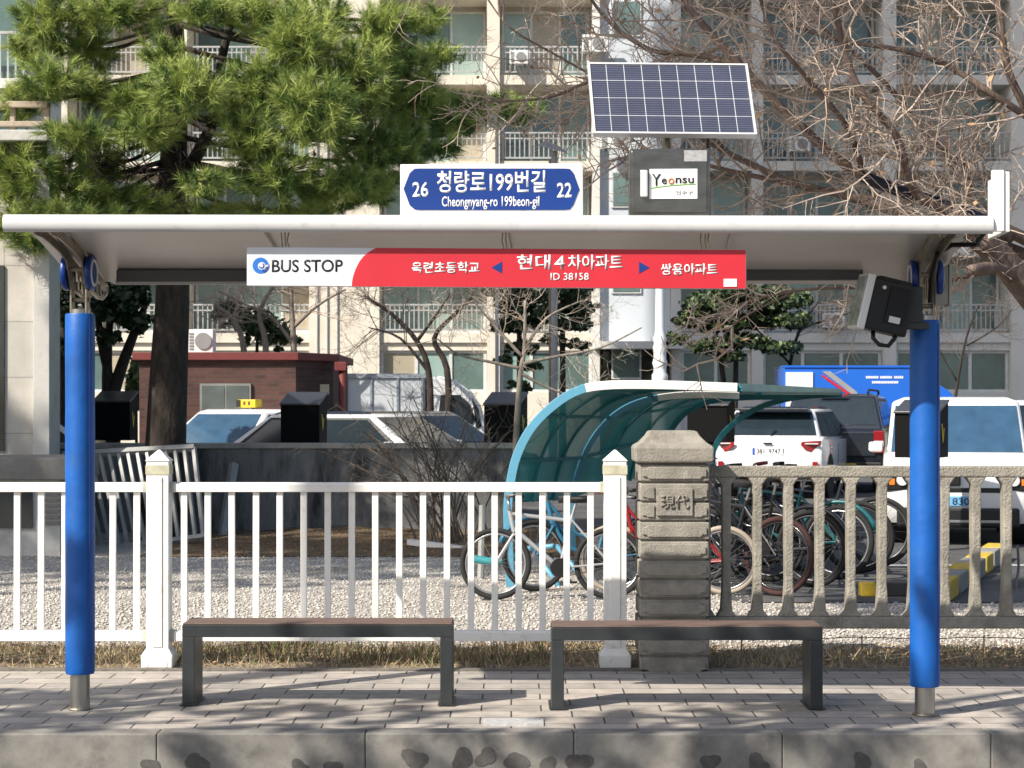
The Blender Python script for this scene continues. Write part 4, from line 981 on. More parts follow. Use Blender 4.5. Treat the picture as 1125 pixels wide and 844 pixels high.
leafy('conifer', 'dark conifer standing behind the centre of the red sign', 'tree', [[(572,500),(571,400),(570,300)]], [(566,335,24,14,56,1.2),(556,318,26,12,56,1.2),(586,326,18,10,56,1),(560,358,24,9,56,.8),(590,352,16,10,56,.8),(572,382,20,9,56,.8),(552,396,12,6,56,.7),(584,402,14,7,56,.7),(570,425,14,8,56,.7)], 4, [M_leafd,M_leafg], .08, 56, .14, None, .12)
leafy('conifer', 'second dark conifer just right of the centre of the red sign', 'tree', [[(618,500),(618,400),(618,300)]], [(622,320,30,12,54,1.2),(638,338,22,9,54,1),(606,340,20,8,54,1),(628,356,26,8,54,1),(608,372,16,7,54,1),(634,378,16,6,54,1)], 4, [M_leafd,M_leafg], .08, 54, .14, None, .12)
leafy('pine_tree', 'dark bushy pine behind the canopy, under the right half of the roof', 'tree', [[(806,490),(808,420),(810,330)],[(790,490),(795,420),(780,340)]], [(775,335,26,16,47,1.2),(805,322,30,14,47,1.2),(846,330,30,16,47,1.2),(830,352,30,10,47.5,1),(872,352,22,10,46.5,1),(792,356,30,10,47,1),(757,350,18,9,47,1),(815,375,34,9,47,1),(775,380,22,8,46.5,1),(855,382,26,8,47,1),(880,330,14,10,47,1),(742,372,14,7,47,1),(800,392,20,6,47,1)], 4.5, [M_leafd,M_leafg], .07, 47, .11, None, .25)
leafy('bush', 'yellow green bush behind the brick guard house', 'bush', [[(150,470),(150,430),(151,405)]], [(150,420,9,28,42,.5),(146,440,8,18,42,.5)], 3.5, [M_leafg,M_leafd], .09, 42, .04, None, .1)
leafy('bush', 'grey green bush behind the air conditioner on the guard house', 'bush', [[(280,470),(282,400),(283,360)]], [(285,358,32,22,44,.9),(255,345,24,18,44,.9),(310,372,20,14,44,.8)], 1.2, [M_leafg,M_leafd], .09, 44, .07, None, .45)

# ------------------------------------------------------------------ verge: dry grass, leaves
def blades(name, xs, ys, zs, h, w, m, mi=None, lean=.6):
    N = len(xs); an = rng.uniform(0,2*math.pi,N); ln = rng.normal(size=(N,2))*lean; hh = h*rng.uniform(.4,1.2,N)
    b = np.stack([xs,ys,zs],1); s = np.stack([np.cos(an)*w,np.sin(an)*w,0*an],1)
    m1 = b+np.stack([ln[:,0]*hh*.35,ln[:,1]*hh*.35,hh*.6],1); t = b+np.stack([ln[:,0]*hh,ln[:,1]*hh,hh*(1-.25*np.abs(ln[:,0]))],1)
    v = np.stack([b-s,b+s,t+s*.2,t-s*.2],1).reshape(-1,3)
    return np_mesh(name, v, np.arange(len(v)).reshape(-1,4), m, None, mi)
zv = np.vectorize(zverge)
M_grass1 = mat('dry_grass', (.40,.30,.17), .9, vs=6, col2=(.62,.52,.34)); M_grass2 = mat('live_grass', (.07,.11,.03), .8, vs=6, col2=(.16,.20,.06)); M_grass3 = mat('brown_grass',(.19,.13,.08),.9,vs=6,col2=(.36,.26,.16))
N = 30000; xs = rng.uniform(-6,6,N); cl = .5+.5*np.sin(xs*2.2)*np.sin(xs*5.3+1); ys = 11.6+rng.beta(1.6,1.8,N)*1.0
keep = rng.random(N) < np.where(xs<1.2, .35+.6*cl, .30+.4*cl); xs, ys = xs[keep], ys[keep]
mi = rng.choice([0,1,2], len(xs), p=[.55,.13,.32])
o = blades('dry_grass', xs, ys, zv(xs,ys)-.005, 1.0*.08, .0026, [M_grass1,M_grass2,M_grass3], mi, .8); tag(o,'dry tufty grass along the foot of the fences','grass',kind='stuff')
N = 700; xs = rng.uniform(-2.0,.2,N); ys = 11.75+rng.normal(size=N)*.1+.15
o = blades('weeds', xs, ys, zv(xs,ys), .13, .004, [M_grass2,M_grass3], rng.choice([0,1],N,p=[.35,.65]), .35); tag(o,'thin upright weeds behind the benches','weeds',kind='stuff')
N = 7000; xs = rng.uniform(-6,6,N); ys = np.where(rng.random(N)<.75, 11.65+rng.random(N)*1.1, 20+rng.random(N)*4.2); bad = (ys>15)&((xs<-2.2)&(ys<21.5) | (xs>1.5)); xs, ys = xs[~bad], ys[~bad]
zz = np.where(ys<13, zv(xs,np.minimum(ys,12.95))+.012, .012)
o = leaves('fallen_leaves', np.stack([xs,ys,zz],1), [M_dry,M_grass3], None, .013, .6, .75, .4); tag(o,'brown fallen leaves under the fences and by the wall','leaves',kind='stuff')
# loose pebbles
def pebbles(name, xs, ys, zs, s, m):
    N = len(xs); oc = np.array([[1,0,0],[-1,0,0],[0,1,0],[0,-1,0],[0,0,1],[0,0,-1]],float)
    F8 = np.array([[0,2,4],[2,1,4],[1,3,4],[3,0,4],[2,0,5],[1,2,5],[3,1,5],[0,3,5]])
    sc = s*rng.uniform(.5,1.4,(N,1,3))*np.array([1,1,.7]); an = rng.uniform(0,6.28,N); c_, s_ = np.cos(an), np.sin(an)
    v = oc[None]*sc; v = v+rng.normal(size=v.shape)*s*.12
    v = np.stack([v[:,:,0]*c_[:,None]-v[:,:,1]*s_[:,None], v[:,:,0]*s_[:,None]+v[:,:,1]*c_[:,None], v[:,:,2]],2)+np.stack([xs,ys,zs],1)[:,None]
    f = (F8[None]+(np.arange(N)*6)[:,None,None]).reshape(-1,3)
    return np_mesh(name, v.reshape(-1,3), f, m, None, rng.integers(0,len(m),N).repeat(8))
N = 24000; ys = 12.5+rng.random(N)**1.5*8; xs = rng.uniform(-1,1,N)*(ys*.30)
k_ = ~((xs>1.9)&(ys>15.6)); xs, ys = xs[k_], ys[k_]
o = pebbles('gravel', xs, ys, np.where(ys<12.95, zv(xs,np.minimum(ys,12.95)), -.004), .013, [mat('pebble_a',(.48,.45,.40),.9,var=.2),mat('pebble_b',(.36,.33,.30),.9,var=.2),mat('pebble_c',(.58,.55,.50),.9,var=.1)])
tag(o,'pale loose gravel covering the yard behind the fences','gravel',kind='stuff')
# brown soil patch below the wall
v, f = grid_sheet(X(180,22),X(640,22),20.4,24.38,60,40,lambda x,y: .004+.05*max(0,(y-21)/3.4)*(1+.5*math.sin(x*2.3))*(1 if abs(x+1.4)<2 else .4)+ .01*math.sin(x*9+y*7)*max(0,(y-19.5)/5))
o = np_mesh('soil_patch', v, f, M_soil); o['kind'] = 'structure'

# ------------------------------------------------------------------ unseen trees to the left; the tall ones are added for shade
def shade_tree(x, y, h, cr_, zc0, zc1, n, size, label, cry=None):
    t = thing('unseen_tree', label, 'tree', (x,y,0), 'street trees beyond the left edge'); 
    MB().tube([(x,y,-.1),(x+.05,y,h*.4),(x-.05,y,h*.75),(x,y,h*.95)],[.18,.15,.1,.04],9).build('trunk', M_bark, t, smooth=True)
    u = rng.normal(size=(n,3)); u /= np.linalg.norm(u,axis=1)[:,None]; u *= rng.random((n,1))**.45
    ctr = u[rng.integers(0,max(2,n//25),n)]*.9+rng.normal(size=(n,3))*.12
    pts_ = np.array([x,y,(zc0+zc1)/2])+ctr*np.array([cr_,cry or cr_,(zc1-zc0)/2])
    leaves('crown', pts_, [M_leafd,M_leafg], t, size, .6, mi_p=.4)
# ------------------------------------------------------------------ vehicles
M_carw = mat('car_white', (.74,.75,.76), .22, var=.02, coat=.6)
M_cars = mat('car_silver', (.40,.42,.44), .25, .4, var=.03, coat=.6)
M_card = mat('car_slate', (.022,.027,.038), .22, .2, var=.05, coat=.7)
M_carb = mat('car_black', (.012,.012,.014), .2, var=.05, coat=.7)
M_cglass = mat('car_glass', (.018,.028,.036), .08, var=.15, spec=.6)
M_cglassb = mat('car_glass_blue', (.035,.085,.15), .06, var=.2, spec=.9, coat=.4)
M_tyre = mat('tyre', (.016,.016,.016), .85, var=.2)
M_rim = mat('rim', (.42,.42,.43), .3, .8)
M_lampr = mat('lamp_red', (.26,.010,.014), .15, var=.1, coat=.6)
M_lampw = mat('lamp_clear', (.62,.63,.64), .1, var=.15, coat=.6)
M_orange = mat('lamp_amber', (.75,.20,.03), .2)
M_plate = mat('plate_white', (.72,.74,.76), .4)
M_plateb = mat('plate_blue', (.16,.42,.66), .4)
M_eu = mat('plate_band', (.02,.08,.42), .4)
M_tblue = mat('truck_blue', (.012,.13,.60), .35, var=.06, vs=1.5, coat=.3)

def bil(q, u, w): return q[0].lerp(q[1],u).lerp(q[3].lerp(q[2],u), w)
def glass(name, q, m, parent, u0=.05, u1=.95, w0=.08, w1=.92, off=.01, t=.012, rnd=.0):
    q = [Vector(p) for p in q]; n = (q[1]-q[0]).cross(q[3]-q[0]).normalized()
    c = [bil(q,u0,w0), bil(q,u1,w0), bil(q,u1,w1), bil(q,u0,w1)]; c = [p+n*off for p in c]
    mb = MB(); mb.slab(*c, t); return mb.build(name, m, parent, bevel=.004)
def car(label, loc, rz, L=4.5, W=1.8, body=None, belt=(-1.2,2.1,1.0), roof=(-.4,1.7,1.5), wr=.62, m=None, mroof=None, mg=None, wheels=(-1.35,1.35), rw=.33, sidesplit=(.5,), det=None, name='parked_car', cat='car', group='parked cars', win=(.06,.94,.08,.93)):
    t = thing(name, label, cat, loc, group, world=False, rz=R(rz)); m = m or M_carw; mg = mg or M_cglass
    yc, zc = sum(p[0] for p in body)/len(body), sum(p[1] for p in body)/len(body); hw = W/2
    secs = []
    for f, sy, sz in ((-1,.055,.10),(-.985,.03,.05),(-.93,.014,.015),(-.7,.004,.0),(0,0,0),(.7,.004,.0),(.93,.014,.015),(.985,.03,.05),(1,.055,.10)):
        secs.append([(f*hw, yc+(p[0]-yc)*(1-sy), zc+(p[1]-zc)*(1-sz)) for p in body])
    b = MB().loft(secs).build('body', m, t, smooth=True, auto=38)
    # cabin
    y0,y1,zb = belt; y2,y3,zr_ = roof; wb = hw*.955
    lo = [Vector((-wb,y0,zb)),Vector((wb,y0,zb)),Vector((wb,y1,zb)),Vector((-wb,y1,zb))]
    wt = hw*wr/.62*.74; hi = [Vector((-wt,y2,zr_)),Vector((wt,y2,zr_)),Vector((wt,y3,zr_)),Vector((-wt,y3,zr_))]
    cb = MB(); cb.loft([lo, hi, [Vector((v.x*.80,(v.y-(y2+y3)/2)*.86+(y2+y3)/2,zr_+.045)) for v in hi]])
    cb.build('cabin', m, t, bevel=.05, seg=3, smooth=True, auto=40)
    if mroof: 
        q = MB(); q.loft([[Vector((v.x*.93,(v.y-(y2+y3)/2)*.96+(y2+y3)/2,zr_+.012)) for v in hi],[Vector((v.x*.80,(v.y-(y2+y3)/2)*.86+(y2+y3)/2,zr_+.052)) for v in hi]]); q.build('roof', mroof, t, bevel=.02)
    u0,u1,w0,w1 = win
    ws = glass('windscreen', (lo[0],lo[1],hi[1],hi[0]), mg, t, u0,u1,w0,w1)
    rwn = glass('rear_window', (lo[2],lo[3],hi[3],hi[2]), mg, t, u0,u1,w0+.06,w1)
    for q in ((lo[1],lo[2],hi[2],hi[1]),(lo[3],lo[0],hi[0],hi[3])):
        glass('window_surround', q, M_blk, t, .05, .95, .06, .92, .003, .012)
        cuts = [.07]+list(sidesplit)+[.93]
        for i in range(len(cuts)-1):
            glass('side_window', q, M_cglass, t, cuts[i]+.012, cuts[i+1]-.012, .12, .86)
    for wy in wheels:
        for s in (-1,1):
            MB().cyl((s*(hw-.26),wy,rw+.02),(s*(hw+.002),wy,rw+.02),rw+.055,24).build('wheel_arch', M_blk2, t)
            w = MB().lathe([(rw*.62,-.10),(rw*.94,-.10),(rw,-.075),(rw,.075),(rw*.94,.10),(rw*.62,.10)],(s*(hw-.09),wy,rw),24,'x').build('wheel', M_tyre, t, smooth=True, auto=40)
            MB().lathe([(.05,-.05),(rw*.63,-.03),(rw*.63,.02),(.05,.05)],(s*(hw-.055),wy,rw),20,'x').build('rim', M_rim, w)
    for s in (-1,1):
        for yy in (y0+.38, (y0+y1)/2+.02, y1-.75):
            MB().bx(s*hw-.006,s*hw+.003,yy-.006,yy+.006,.42,zb-.10).build('door_seam', M_blk2, t)
        for yy in ((y0+y1)/2-.14, y1-.90):
            MB().bx(s*hw-.01,s*hw+.025,yy-.09,yy+.09,zb-.19,zb-.155).build('door_handle', m, t, bevel=.008)
        MB().bx(s*hw-.03,s*hw+.006,wheels[0]+.45,wheels[1]-.45,.26,.36).build('sill', M_blk, t, bevel=.01)
    for s in (-1,1):
        MB().box((s*(hw+.09),y0+.32,zb+.07),(.16,.10,.12)).build('wing_mirror', m, t, bevel=.03)
    if det: det(t, lo, hi)
    return t
SUVB = [(-2.1,.30),(-2.22,.42),(-2.25,.66),(-2.12,.86),(-1.3,.98),(0,1.0),(2.0,1.06),(2.17,1.0),(2.25,.72),(2.24,.45),(2.12,.30)]
SEDB = [(-2.2,.28),(-2.3,.42),(-2.3,.62),(-2.15,.76),(-1.2,.90),(0,.92),(1.5,.96),(2.2,.94),(2.3,.72),(2.28,.42),(2.15,.28)]
def rear_suv(t, lo, hi):
    yb = 2.24
    # spoiler, plate, tail lamps, bumper
    MB().box((0,1.80,1.50),(1.24,.34,.035)).build('spoiler', M_carb, t, bevel=.012)
    MB().bx(-.85,.85,yb-.10,yb+.018,.33,.52).build('bumper', M_blk, t, bevel=.02)
    p = MB().bx(-.26,.26,yb-.02,yb+.016,.74,.86).build('number_plate', M_plate, t, bevel=.003)
    MB().bx(.215,.257,yb+.0162,yb+.0185,.745,.855).build('band', M_eu, p)
    text_obj('lettering', '381  9747', (-.02,yb+.018,.80), .40, .075, M_ink, p, .003, .01, Matrix.Rotation(math.pi,3,'Z'))
    for s in (-1,1):
        l = MB(); l.loft([[(s*.90,2.08,.98),(s*.90,2.08,.80),(s*.87,2.16,.70),(s*.87,2.16,.98)],[(s*.56,2.262,.96),(s*.56,2.262,.90),(s*.62,2.262,.84),(s*.60,2.262,.97)]]); lm = l.build('tail_lamp', M_lampr, t, bevel=.008)
        MB().box((s*.74,2.235,.93),(.22,.06,.018)).build('lamp_bar', M_lampw, lm)
        MB().box((s*.80,yb+.012,.55),(.09,.02,.16)).build('reflector', M_lampr, t, bevel=.006)
    MB().box((0,yb-.005,.93),(.15,.02,.035)).build('badge', M_blk, t, bevel=.004)
    MB().tube([(-.02,2.10,1.06),(-.10,2.02,1.16)],.012,6).build('wiper', M_blk, t)
    MB().lathe([(.03,0),(.012,.05),(.006,.06)],(0,1.2,1.55),10).build('antenna', M_blk, t)
x_, d_ = X(850,33.5), 33.5
car('white compact crossover with black roof parked tail towards the fence', (x_+.60,d_+2.2,0), 180-18, 4.5,1.82,SUVB,(-1.25,2.12,1.0),(-.35,1.62,1.50),.62,M_carw,M_carb,None,(-1.32,1.33),.34,(.36,.66),rear_suv, win=(.03,.97,.06,.9))
def rear_pick(t, lo, hi):
    yb = 2.30
    MB().bx(-.78,.78,yb-.02,yb+.03,.66,1.10).build('tailgate', M_card, t, bevel=.015)
    MB().bx(-.90,.90,yb-.05,yb+.10,.36,.56).build('bumper', M_blk, t, bevel=.02)
    for s in (-1,1):
        l = MB().bx(s*.84-.09,s*.84+.09,yb-.10,yb+.035,.72,1.12).build('tail_lamp', M_lampr, t, bevel=.015)
        MB().bx(s*.84-.085,s*.84+.085,yb+.034,yb+.042,.84,.94).build('reversing_lamp', M_lampw, l, bevel=.004)
    MB().bx(-.45,-.05,yb+.101,yb+.108,.50,.54).build('marker_strip', mat('amber_strip',(.65,.42,.05),.4), t)
    MB().bx(.55,.68,yb+.101,yb+.108,.48,.54).build('marker_strip', MATS['amber_strip'], t)
    p = MB().bx(.44,.72,yb+.101,yb+.109,.38,.46).build('number_plate', M_plate, t)
    MB().tube([(-.3,2.16,1.22),(.3,2.12,1.26)],.014,6).build('wiper', M_blk, t)
    MB().bx(-.25,.25,1.93,1.98,1.745,1.775).build('brake_lamp', M_lampr, t)
    for s in (-1,1): MB().tube([(s*.60,-.6,1.80),(s*.60,-.5,1.86),(s*.60,1.5,1.86),(s*.60,1.7,1.80)],.022,6).build('roof_rail', M_blk, t)
PKB = [(-2.3,.36),(-2.45,.5),(-2.45,.85),(-2.3,1.0),(-1.3,1.10),(0,1.12),(2.2,1.16),(2.30,1.10),(2.31,.60),(2.2,.38)]
x_, d_ = X(941,36), 36
car('dark slate pickup with vertical red tail lamps beside the white crossover', (x_+.14,d_+2.2,0), 180-15, 4.9,1.90,PKB,(-1.2,2.22,1.12),(-.5,1.85,1.74),.66,M_card,None,None,(-1.5,1.45),.38,(.3,.6),rear_pick, win=(.05,.95,.10,.94))
def front_ray(t, lo, hi):
    yf = -1.80
    for s in (-1,1):
        h = MB(); h.prism([(s*.46,.62),(s*.78,.60),(s*.80,.80),(s*.72,.86),(s*.48,.80)],'y',yf-.005,yf+.25); hl = h.build('headlamp', M_blk, t, bevel=.015)
        MB().lathe([(.06,-.02),(.065,.0),(.05,.01)],(s*.60,yf-.012,.72),16,'y').build('lens', M_lampw, hl)
        MB().box((s*.71,yf-.008,.70),(.06,.016,.07)).build('indicator', M_orange, hl, bevel=.004)
    MB().bx(-.46,.46,yf-.004,yf+.1,.585,.64).build('grille_strip', M_blk, t, bevel=.01)
    b = MB().bx(-.66,.66,yf-.012,yf+.1,.20,.42).build('bumper_grille', M_blk, t, bevel=.03)
    MB().bx(-.5,.5,yf-.022,yf-.0125,.255,.285).build('trim_strip', M_rim, b, bevel=.004)
    p = MB().bx(-.17,.23,yf-.014,yf-.001,.44,.545).build('number_plate', M_plateb, t, bevel=.003)
    text_obj('lettering', '8303', (.06,yf-.0155,.49), .24, .075, mat('plate_ink',(.01,.03,.09),.5), p, .002, .012)
    MB().bx(-.13,.03,yf-.03,yf-.001,.66,.80).build('charging_flap', M_blk, t, bevel=.015)
    MB().tube([(-.5,-1.16,1.03),(-.05,-1.06,1.09)],.010,6).build('wiper', M_blk, t); MB().tube([(.05,-1.16,1.03),(.5,-1.06,1.09)],.010,6).build('wiper', M_blk, t)
RAYB = [(-1.70,.24),(-1.79,.36),(-1.80,.62),(-1.76,.86),(-1.60,.97),(-1.1,1.03),(1.7,1.06),(1.79,.9),(1.79,.4),(1.7,.25)]
car('white boxy small electric van facing the fence with blue number plate', (X(1051,22)+.36,22+1.78,0), -11, 3.6,1.62,RAYB,(-1.28,1.74,1.0),(-.72,1.66,1.60),.74,M_carw,None,M_cglassb,(-1.2,1.2),.29,(.33,.66),front_ray,'parked_van','van', win=(.03,.97,.03,.90))
def taxi_det(t, lo, hi):
    s = MB().bx(-.18,.18,-.1,.1,1.53,1.66).build('roof_sign', mat('taxi_yellow',(.75,.52,.02),.4), t, bevel=.015)
    MB().bx(-.185,-.10,-.104,.104,1.535,1.655).build('dark_side', M_blk, s)
    for u in (-.03,.06): MB().bx(u-.02,u+.02,-.106,-.101,1.57,1.63).build('sign_mark', M_redp, s)
car('white taxi with a yellow roof sign behind the stained wall', (X(262,31),32.3,0), -27, 4.8,1.82,SEDB,(-1.25,1.9,.92),(-.5,1.1,1.46),.62,M_carw,None,M_cglassb,(-1.4,1.4),.32,(.5,),taxi_det,'taxi','taxi')
car('white sedan half hidden behind the left blue post and black cabinet', (X(15,29),29.6,0), 88, 4.6,1.8,SEDB,(-1.25,1.9,.92),(-.5,1.1,1.44),.62,M_carw,None,None,(-1.4,1.4),.32,(.5,))
car('white hatchback with dark windows between the brick guard house and the shrub', (X(395,28.5),29.3,0), 62, 4.5,1.8,SEDB,(-1.35,1.9,.92),(-.55,1.2,1.42),.62,M_carw,M_carb,None,(-1.4,1.4),.32,(.5,))
car('black sedan just behind the white hatchback near the white truck', (X(447,33),33.9,0), 48, 4.6,1.8,SEDB,(-1.3,1.9,.92),(-.5,1.2,1.42),.62,M_card,M_carb,None,(-1.4,1.4),.32,(.5,)).__setitem__('label','dark slate sedan just behind the white hatchback near the white truck')
car('white sport utility car partly cut off by the right edge of the picture', (X(1168,30),31.5,0), 8, 4.6,1.85,SUVB,(-1.25,2.1,1.02),(-.5,1.75,1.60),.66,M_carw,None,M_cglass,(-1.35,1.35),.34,(.36,.66))
# blue truck, side on
d = 46
tr_ = thing('box_truck', 'bright blue box truck standing behind the pickup', 'truck', (X(940,d), d, 0))
x0,x1,x2 = X(861,d),X(1000,d),X(1060,d); zt_ = Z(404,d)
MB().bx(x0,x1,d,d+1.7,.62,zt_).build('cargo_box', M_tblue, tr_, bevel=.02)
MB().bx(x0,x1+.01,d-.03,d+1.73,zt_+.001,zt_+.05).build('roof_edge', M_tblue, tr_)
dr_ = MB().bx(X(863,d),X(893,d),d-.035,d-.002,.75,Z(409,d)).build('side_door', M_carw, tr_, bevel=.005)
MB().prism([(X(903,d),Z(408,d)),(X(912,d),Z(408,d)),(X(942,d),Z(431,d)),(X(942,d),Z(438,d))],'y',d-.012,d-.002).build('grey_stripe', mat('stripe_grey',(.30,.30,.31),.5), tr_)
MB().prism([(X(903,d),Z(414,d)),(X(903,d),Z(411,d)),(X(941,d),Z(437,d)),(X(937,d),Z(438,d))],'y',d-.018,d-.0125).build('red_stripe', M_red, tr_)
lt = MB()
for row,(a,b,y) in enumerate(((949,992,414.5),(958,991,420))):
    px = a
    while px < b-1:
        w = random.uniform(1.2,2.4)
        if random.random()<.85: lt.bx(X(px,d),X(px+w*.75,d),d-.008,d-.002,Z(y+1.4,d),Z(y-1.2,d))
        px += w
lt.build('lettering', M_ltr, tr_)
MB().prism([(x1+.05,.5),(x2+.12,.5),(x2+.16,1.0),(x2-.02,1.62),(x1+.05,1.66)],'y',d+.05,d+1.65).build('cab', M_tblue, tr_, bevel=.05)
MB().prism([(x1+.05,1.661),(x2-.08,1.661),(x2-.35,1.95),(x1+.35,2.28),(x1+.05,2.32)],'y',d+.15,d+1.55).build('wind_deflector', M_tblue, tr_, bevel=.04)
MB().prism([(x1+.2,1.05),(x2-.0,1.05),(x2-.15,1.52),(x1+.2,1.52)],'y',d+.03,d+.048).build('side_window', M_cglass, tr_)
for wx in (x0+.7, x2-.35):
    w = MB().lathe([(.22,-.1),(.32,-.1),(.34,0),(.32,.1),(.22,.1)],(wx,d+.15,.34),20,'y').build('wheel', M_tyre, tr_); MB().lathe([(.05,-.02),(.21,-.04),(.21,.04)],(wx,d+.08,.34),16,'y').build('rim', M_rim, w)
MB().bx(x0+.1,x2-.2,d+.3,d+1.4,.42,.61).build('chassis', M_blk, tr_)
# white box truck on the left
d = 41
tw_ = thing('box_truck', 'white box truck with a rounded cab roof behind the bare shrub', 'truck', (X(430,d), d, 0))
x0,x1,x2 = X(330,d),X(467,d),X(533,d); zt_ = Z(411,d)
bd_ = MB().bx(x0,x1,d,d+1.8,.6,zt_).build('cargo_box', mat('box_white',(.52,.55,.58),.5,var=.06,vs=2), tw_, bevel=.01)
for px in (381,408,437,464): MB().bx(X(px-1.2,d),X(px+1.2,d),d-.03,d-.002,.62,zt_-.09).build('panel_seam', mat('seam',(.24,.27,.30),.5), bd_)
MB().bx(x0,x1+.02,d-.04,d+1.84,zt_-.085,zt_+.01).build('top_trim', mat('trim_grey',(.34,.38,.42),.5), bd_)
cab_ = [(X(469,d),.5),(X(535,d),.5),(X(536,d),.95),(X(531,d),1.35),(X(527,d),1.6),(X(517,d),1.88),(X(500,d),2.10),(X(484,d),2.19),(X(469,d),2.17)]
MB().prism(cab_,'y',d+.02,d+1.75).build('cab', M_carw, tw_, bevel=.06, seg=3)
MB().prism([(X(480,d),1.08),(X(516,d),1.08),(X(522,d),1.3),(X(516,d),1.62),(X(505,d),1.80),(X(484,d),1.80)],'y',d-.004,d+.018).build('side_window', M_cglass, tw_, bevel=.01)
MB().prism([(X(523,d),1.1),(X(529,d),1.15),(X(526,d),1.5),(X(519,d),1.72)],'y',d-.002,d+.019).build('windscreen', M_cglass, tw_)
w = MB().lathe([(.22,-.1),(.32,-.1),(.34,0),(.32,.1),(.22,.1)],(X(505,d),d+.1,.34),20,'y').build('wheel', M_tyre, tw_)
w = MB().lathe([(.22,-.1),(.32,-.1),(.34,0),(.32,.1),(.22,.1)],(X(400,d),d+.1,.34),20,'y').build('wheel', M_tyre, tw_)

# ------------------------------------------------------------------ black cabinets with sloping hoods
M_cab = mat('cabinet_black', (.003,.003,.0035), .7, var=.3, vs=4, spec=.15)
M_hood = mat('cabinet_hood', (.035,.038,.045), .35, var=.15, vs=4)
M_yel = mat('yellow_paint', (.72,.55,.02), .5, var=.1)
def cabinet(px0, px1, pyt, pym, pyb, d, label, hid=None):
    w = (px1-px0)*d/F/math.cos(R(17)); zt, zm, zb = Z(pyt,d), Z(pym,d), Z(pyb,d); dp = .42
    t = thing('cabinet', label, 'cabinet', (X((px0+px1)/2,d)+.06, d+.2, 0), 'black cabinets in the car park', world=False, rz=R(-15)-math.atan(((px0+px1)/2-CX)/F))
    a = w/2
    MB().prism([(-.2,zb),(.2,zb),(.2,zt-.01),(-.2,zm)],'x',-a,a).build('box', M_cab, t, bevel=.006)
    h = MB(); h.prism([(-.225,zm-.005),(.215,zt+.0),(.215,zt+.02),(-.225,zm+.018)],'x',-a-.01,a+.01); h.build('hood', M_hood, t, bevel=.004)
    v = MB(); zz = (zm+zb)/2+.02
    v.prism([(-.09,zz+.10),(-.06,zz+.10),(-.025,zz-.07),(-.04,zz-.10)],'x',a+.001,a+.005); v.prism([(-.04,zz-.10),(-.02,zz-.07),(.02,zz+.05),(.0,zz+.06)],'x',a+.0012,a+.0055)
    v.build('yellow_mark', M_yel, t)
    MB().cyl((0,.02,0),(0,.02,zb-.001),.06,12).build('pedestal', M_dgrey, t, smooth=True, auto=40); MB().bx(-.16,.16,-.13,.17,-.02,.03).build('foot', M_dgrey, t)
    return t
cabinet(99,138,431,442,484,25.6,'black cabinet on a pedestal just right of the left blue post')
cabinet(306,348,432,445,487,25.4,'black cabinet in front of the right end of the brick guard house')
cabinet(531,570,432,445,488,25.4,'black cabinet between the white truck and the curved canopy')
cabinet(756,800,433,446,486,27.6,'black cabinet seen under the canopy beside the white crossover')
cabinet(987,1034,441,454,503,20.9,'black cabinet mostly hidden behind the right blue post')

# ------------------------------------------------------------------ bicycle canopy
M_arch = mat('canopy_blue', (.11,.33,.47), .4, var=.08, vs=3, dirt=(.30,.42,.48), ds=6, dlo=.6, dhi=.85)
M_archd = mat('teal_and_shade', (.02,.20,.23), .45, var=.1)  # teal of rack and ribs; on the far arches it carries their shade
M_archlit = mat('canopy_sunlit', (.80,.79,.75), .5, var=.06, vs=5, dirt=(.42,.25,.12), ds=7, dlo=.66, dhi=.82)  # sunlit tops of the blue arches, the light put into white; brown dirt on it
def poly_mat(name, col, alpha):
    m = mat(name, col, .3, var=.3, vs=1.6, spec=.25); nt = m.node_tree; b = nt.nodes['Principled BSDF']
    b.inputs['Alpha'].default_value = alpha; return m
M_poly = poly_mat('polycarbonate', (.004,.33,.34), .95)
bc = thing('bicycle_canopy', 'curved teal bicycle canopy on light blue arches behind the stone pier', 'canopy', tuple(P(700,620,20)))
arcs = [(17.0, [(556,652),(554,600),(553,560),(556,530),(563,500),(578,470),(600,446),(628,427),(660,419),(720,418),(810,421)]),
        (21.5, [(626,610),(624,580),(624,555),(629,525),(639,496),(655,470),(678,449),(705,437),(740,431),(775,430),(812,431)]),
        (26.0, [(712,578),(713,550),(716,525),(722,500),(734,472),(750,452),(770,441),(790,436),(812,434),(840,433),(872,433)]),
        (27.0, [(769,575),(770,550),(772,530),(777,505),(789,479),(808,460),(833,445),(862,436),(890,432),(908,431),(925,431)])]
lines = []
for i, (d, ps) in enumerate(arcs):
    pp_ = cr([P(p[0],p[1],d) for p in ps], 4); lines.append(pp_)
    k = int(len(pp_)*.74) if i < 2 else len(pp_)
    hwid = .032; m = MB()
    def bar(pts, mtl, nm):
        m = MB(); secs = []
        for j, p in enumerate(pts):
            t_ = (pts[min(j+1,len(pts)-1)]-pts[max(j-1,0)]).normalized(); n_ = Vector((t_.z,0,-t_.x))
            secs.append([p-n_*.0+Vector((0,-.03,0)), p+n_*.075+Vector((0,-.03,0)), p+n_*.075+Vector((0,.03,0)), p+Vector((0,.03,0))])
        m.loft(secs); return m.build(nm, mtl, bc, bevel=.004)
    if i < 2:
        bar(pp_[:k+1], M_arch, 'arch'); bar(pp_[k:], M_archlit, 'arch_top_lit')
    else: bar(pp_, M_archd, 'arch')
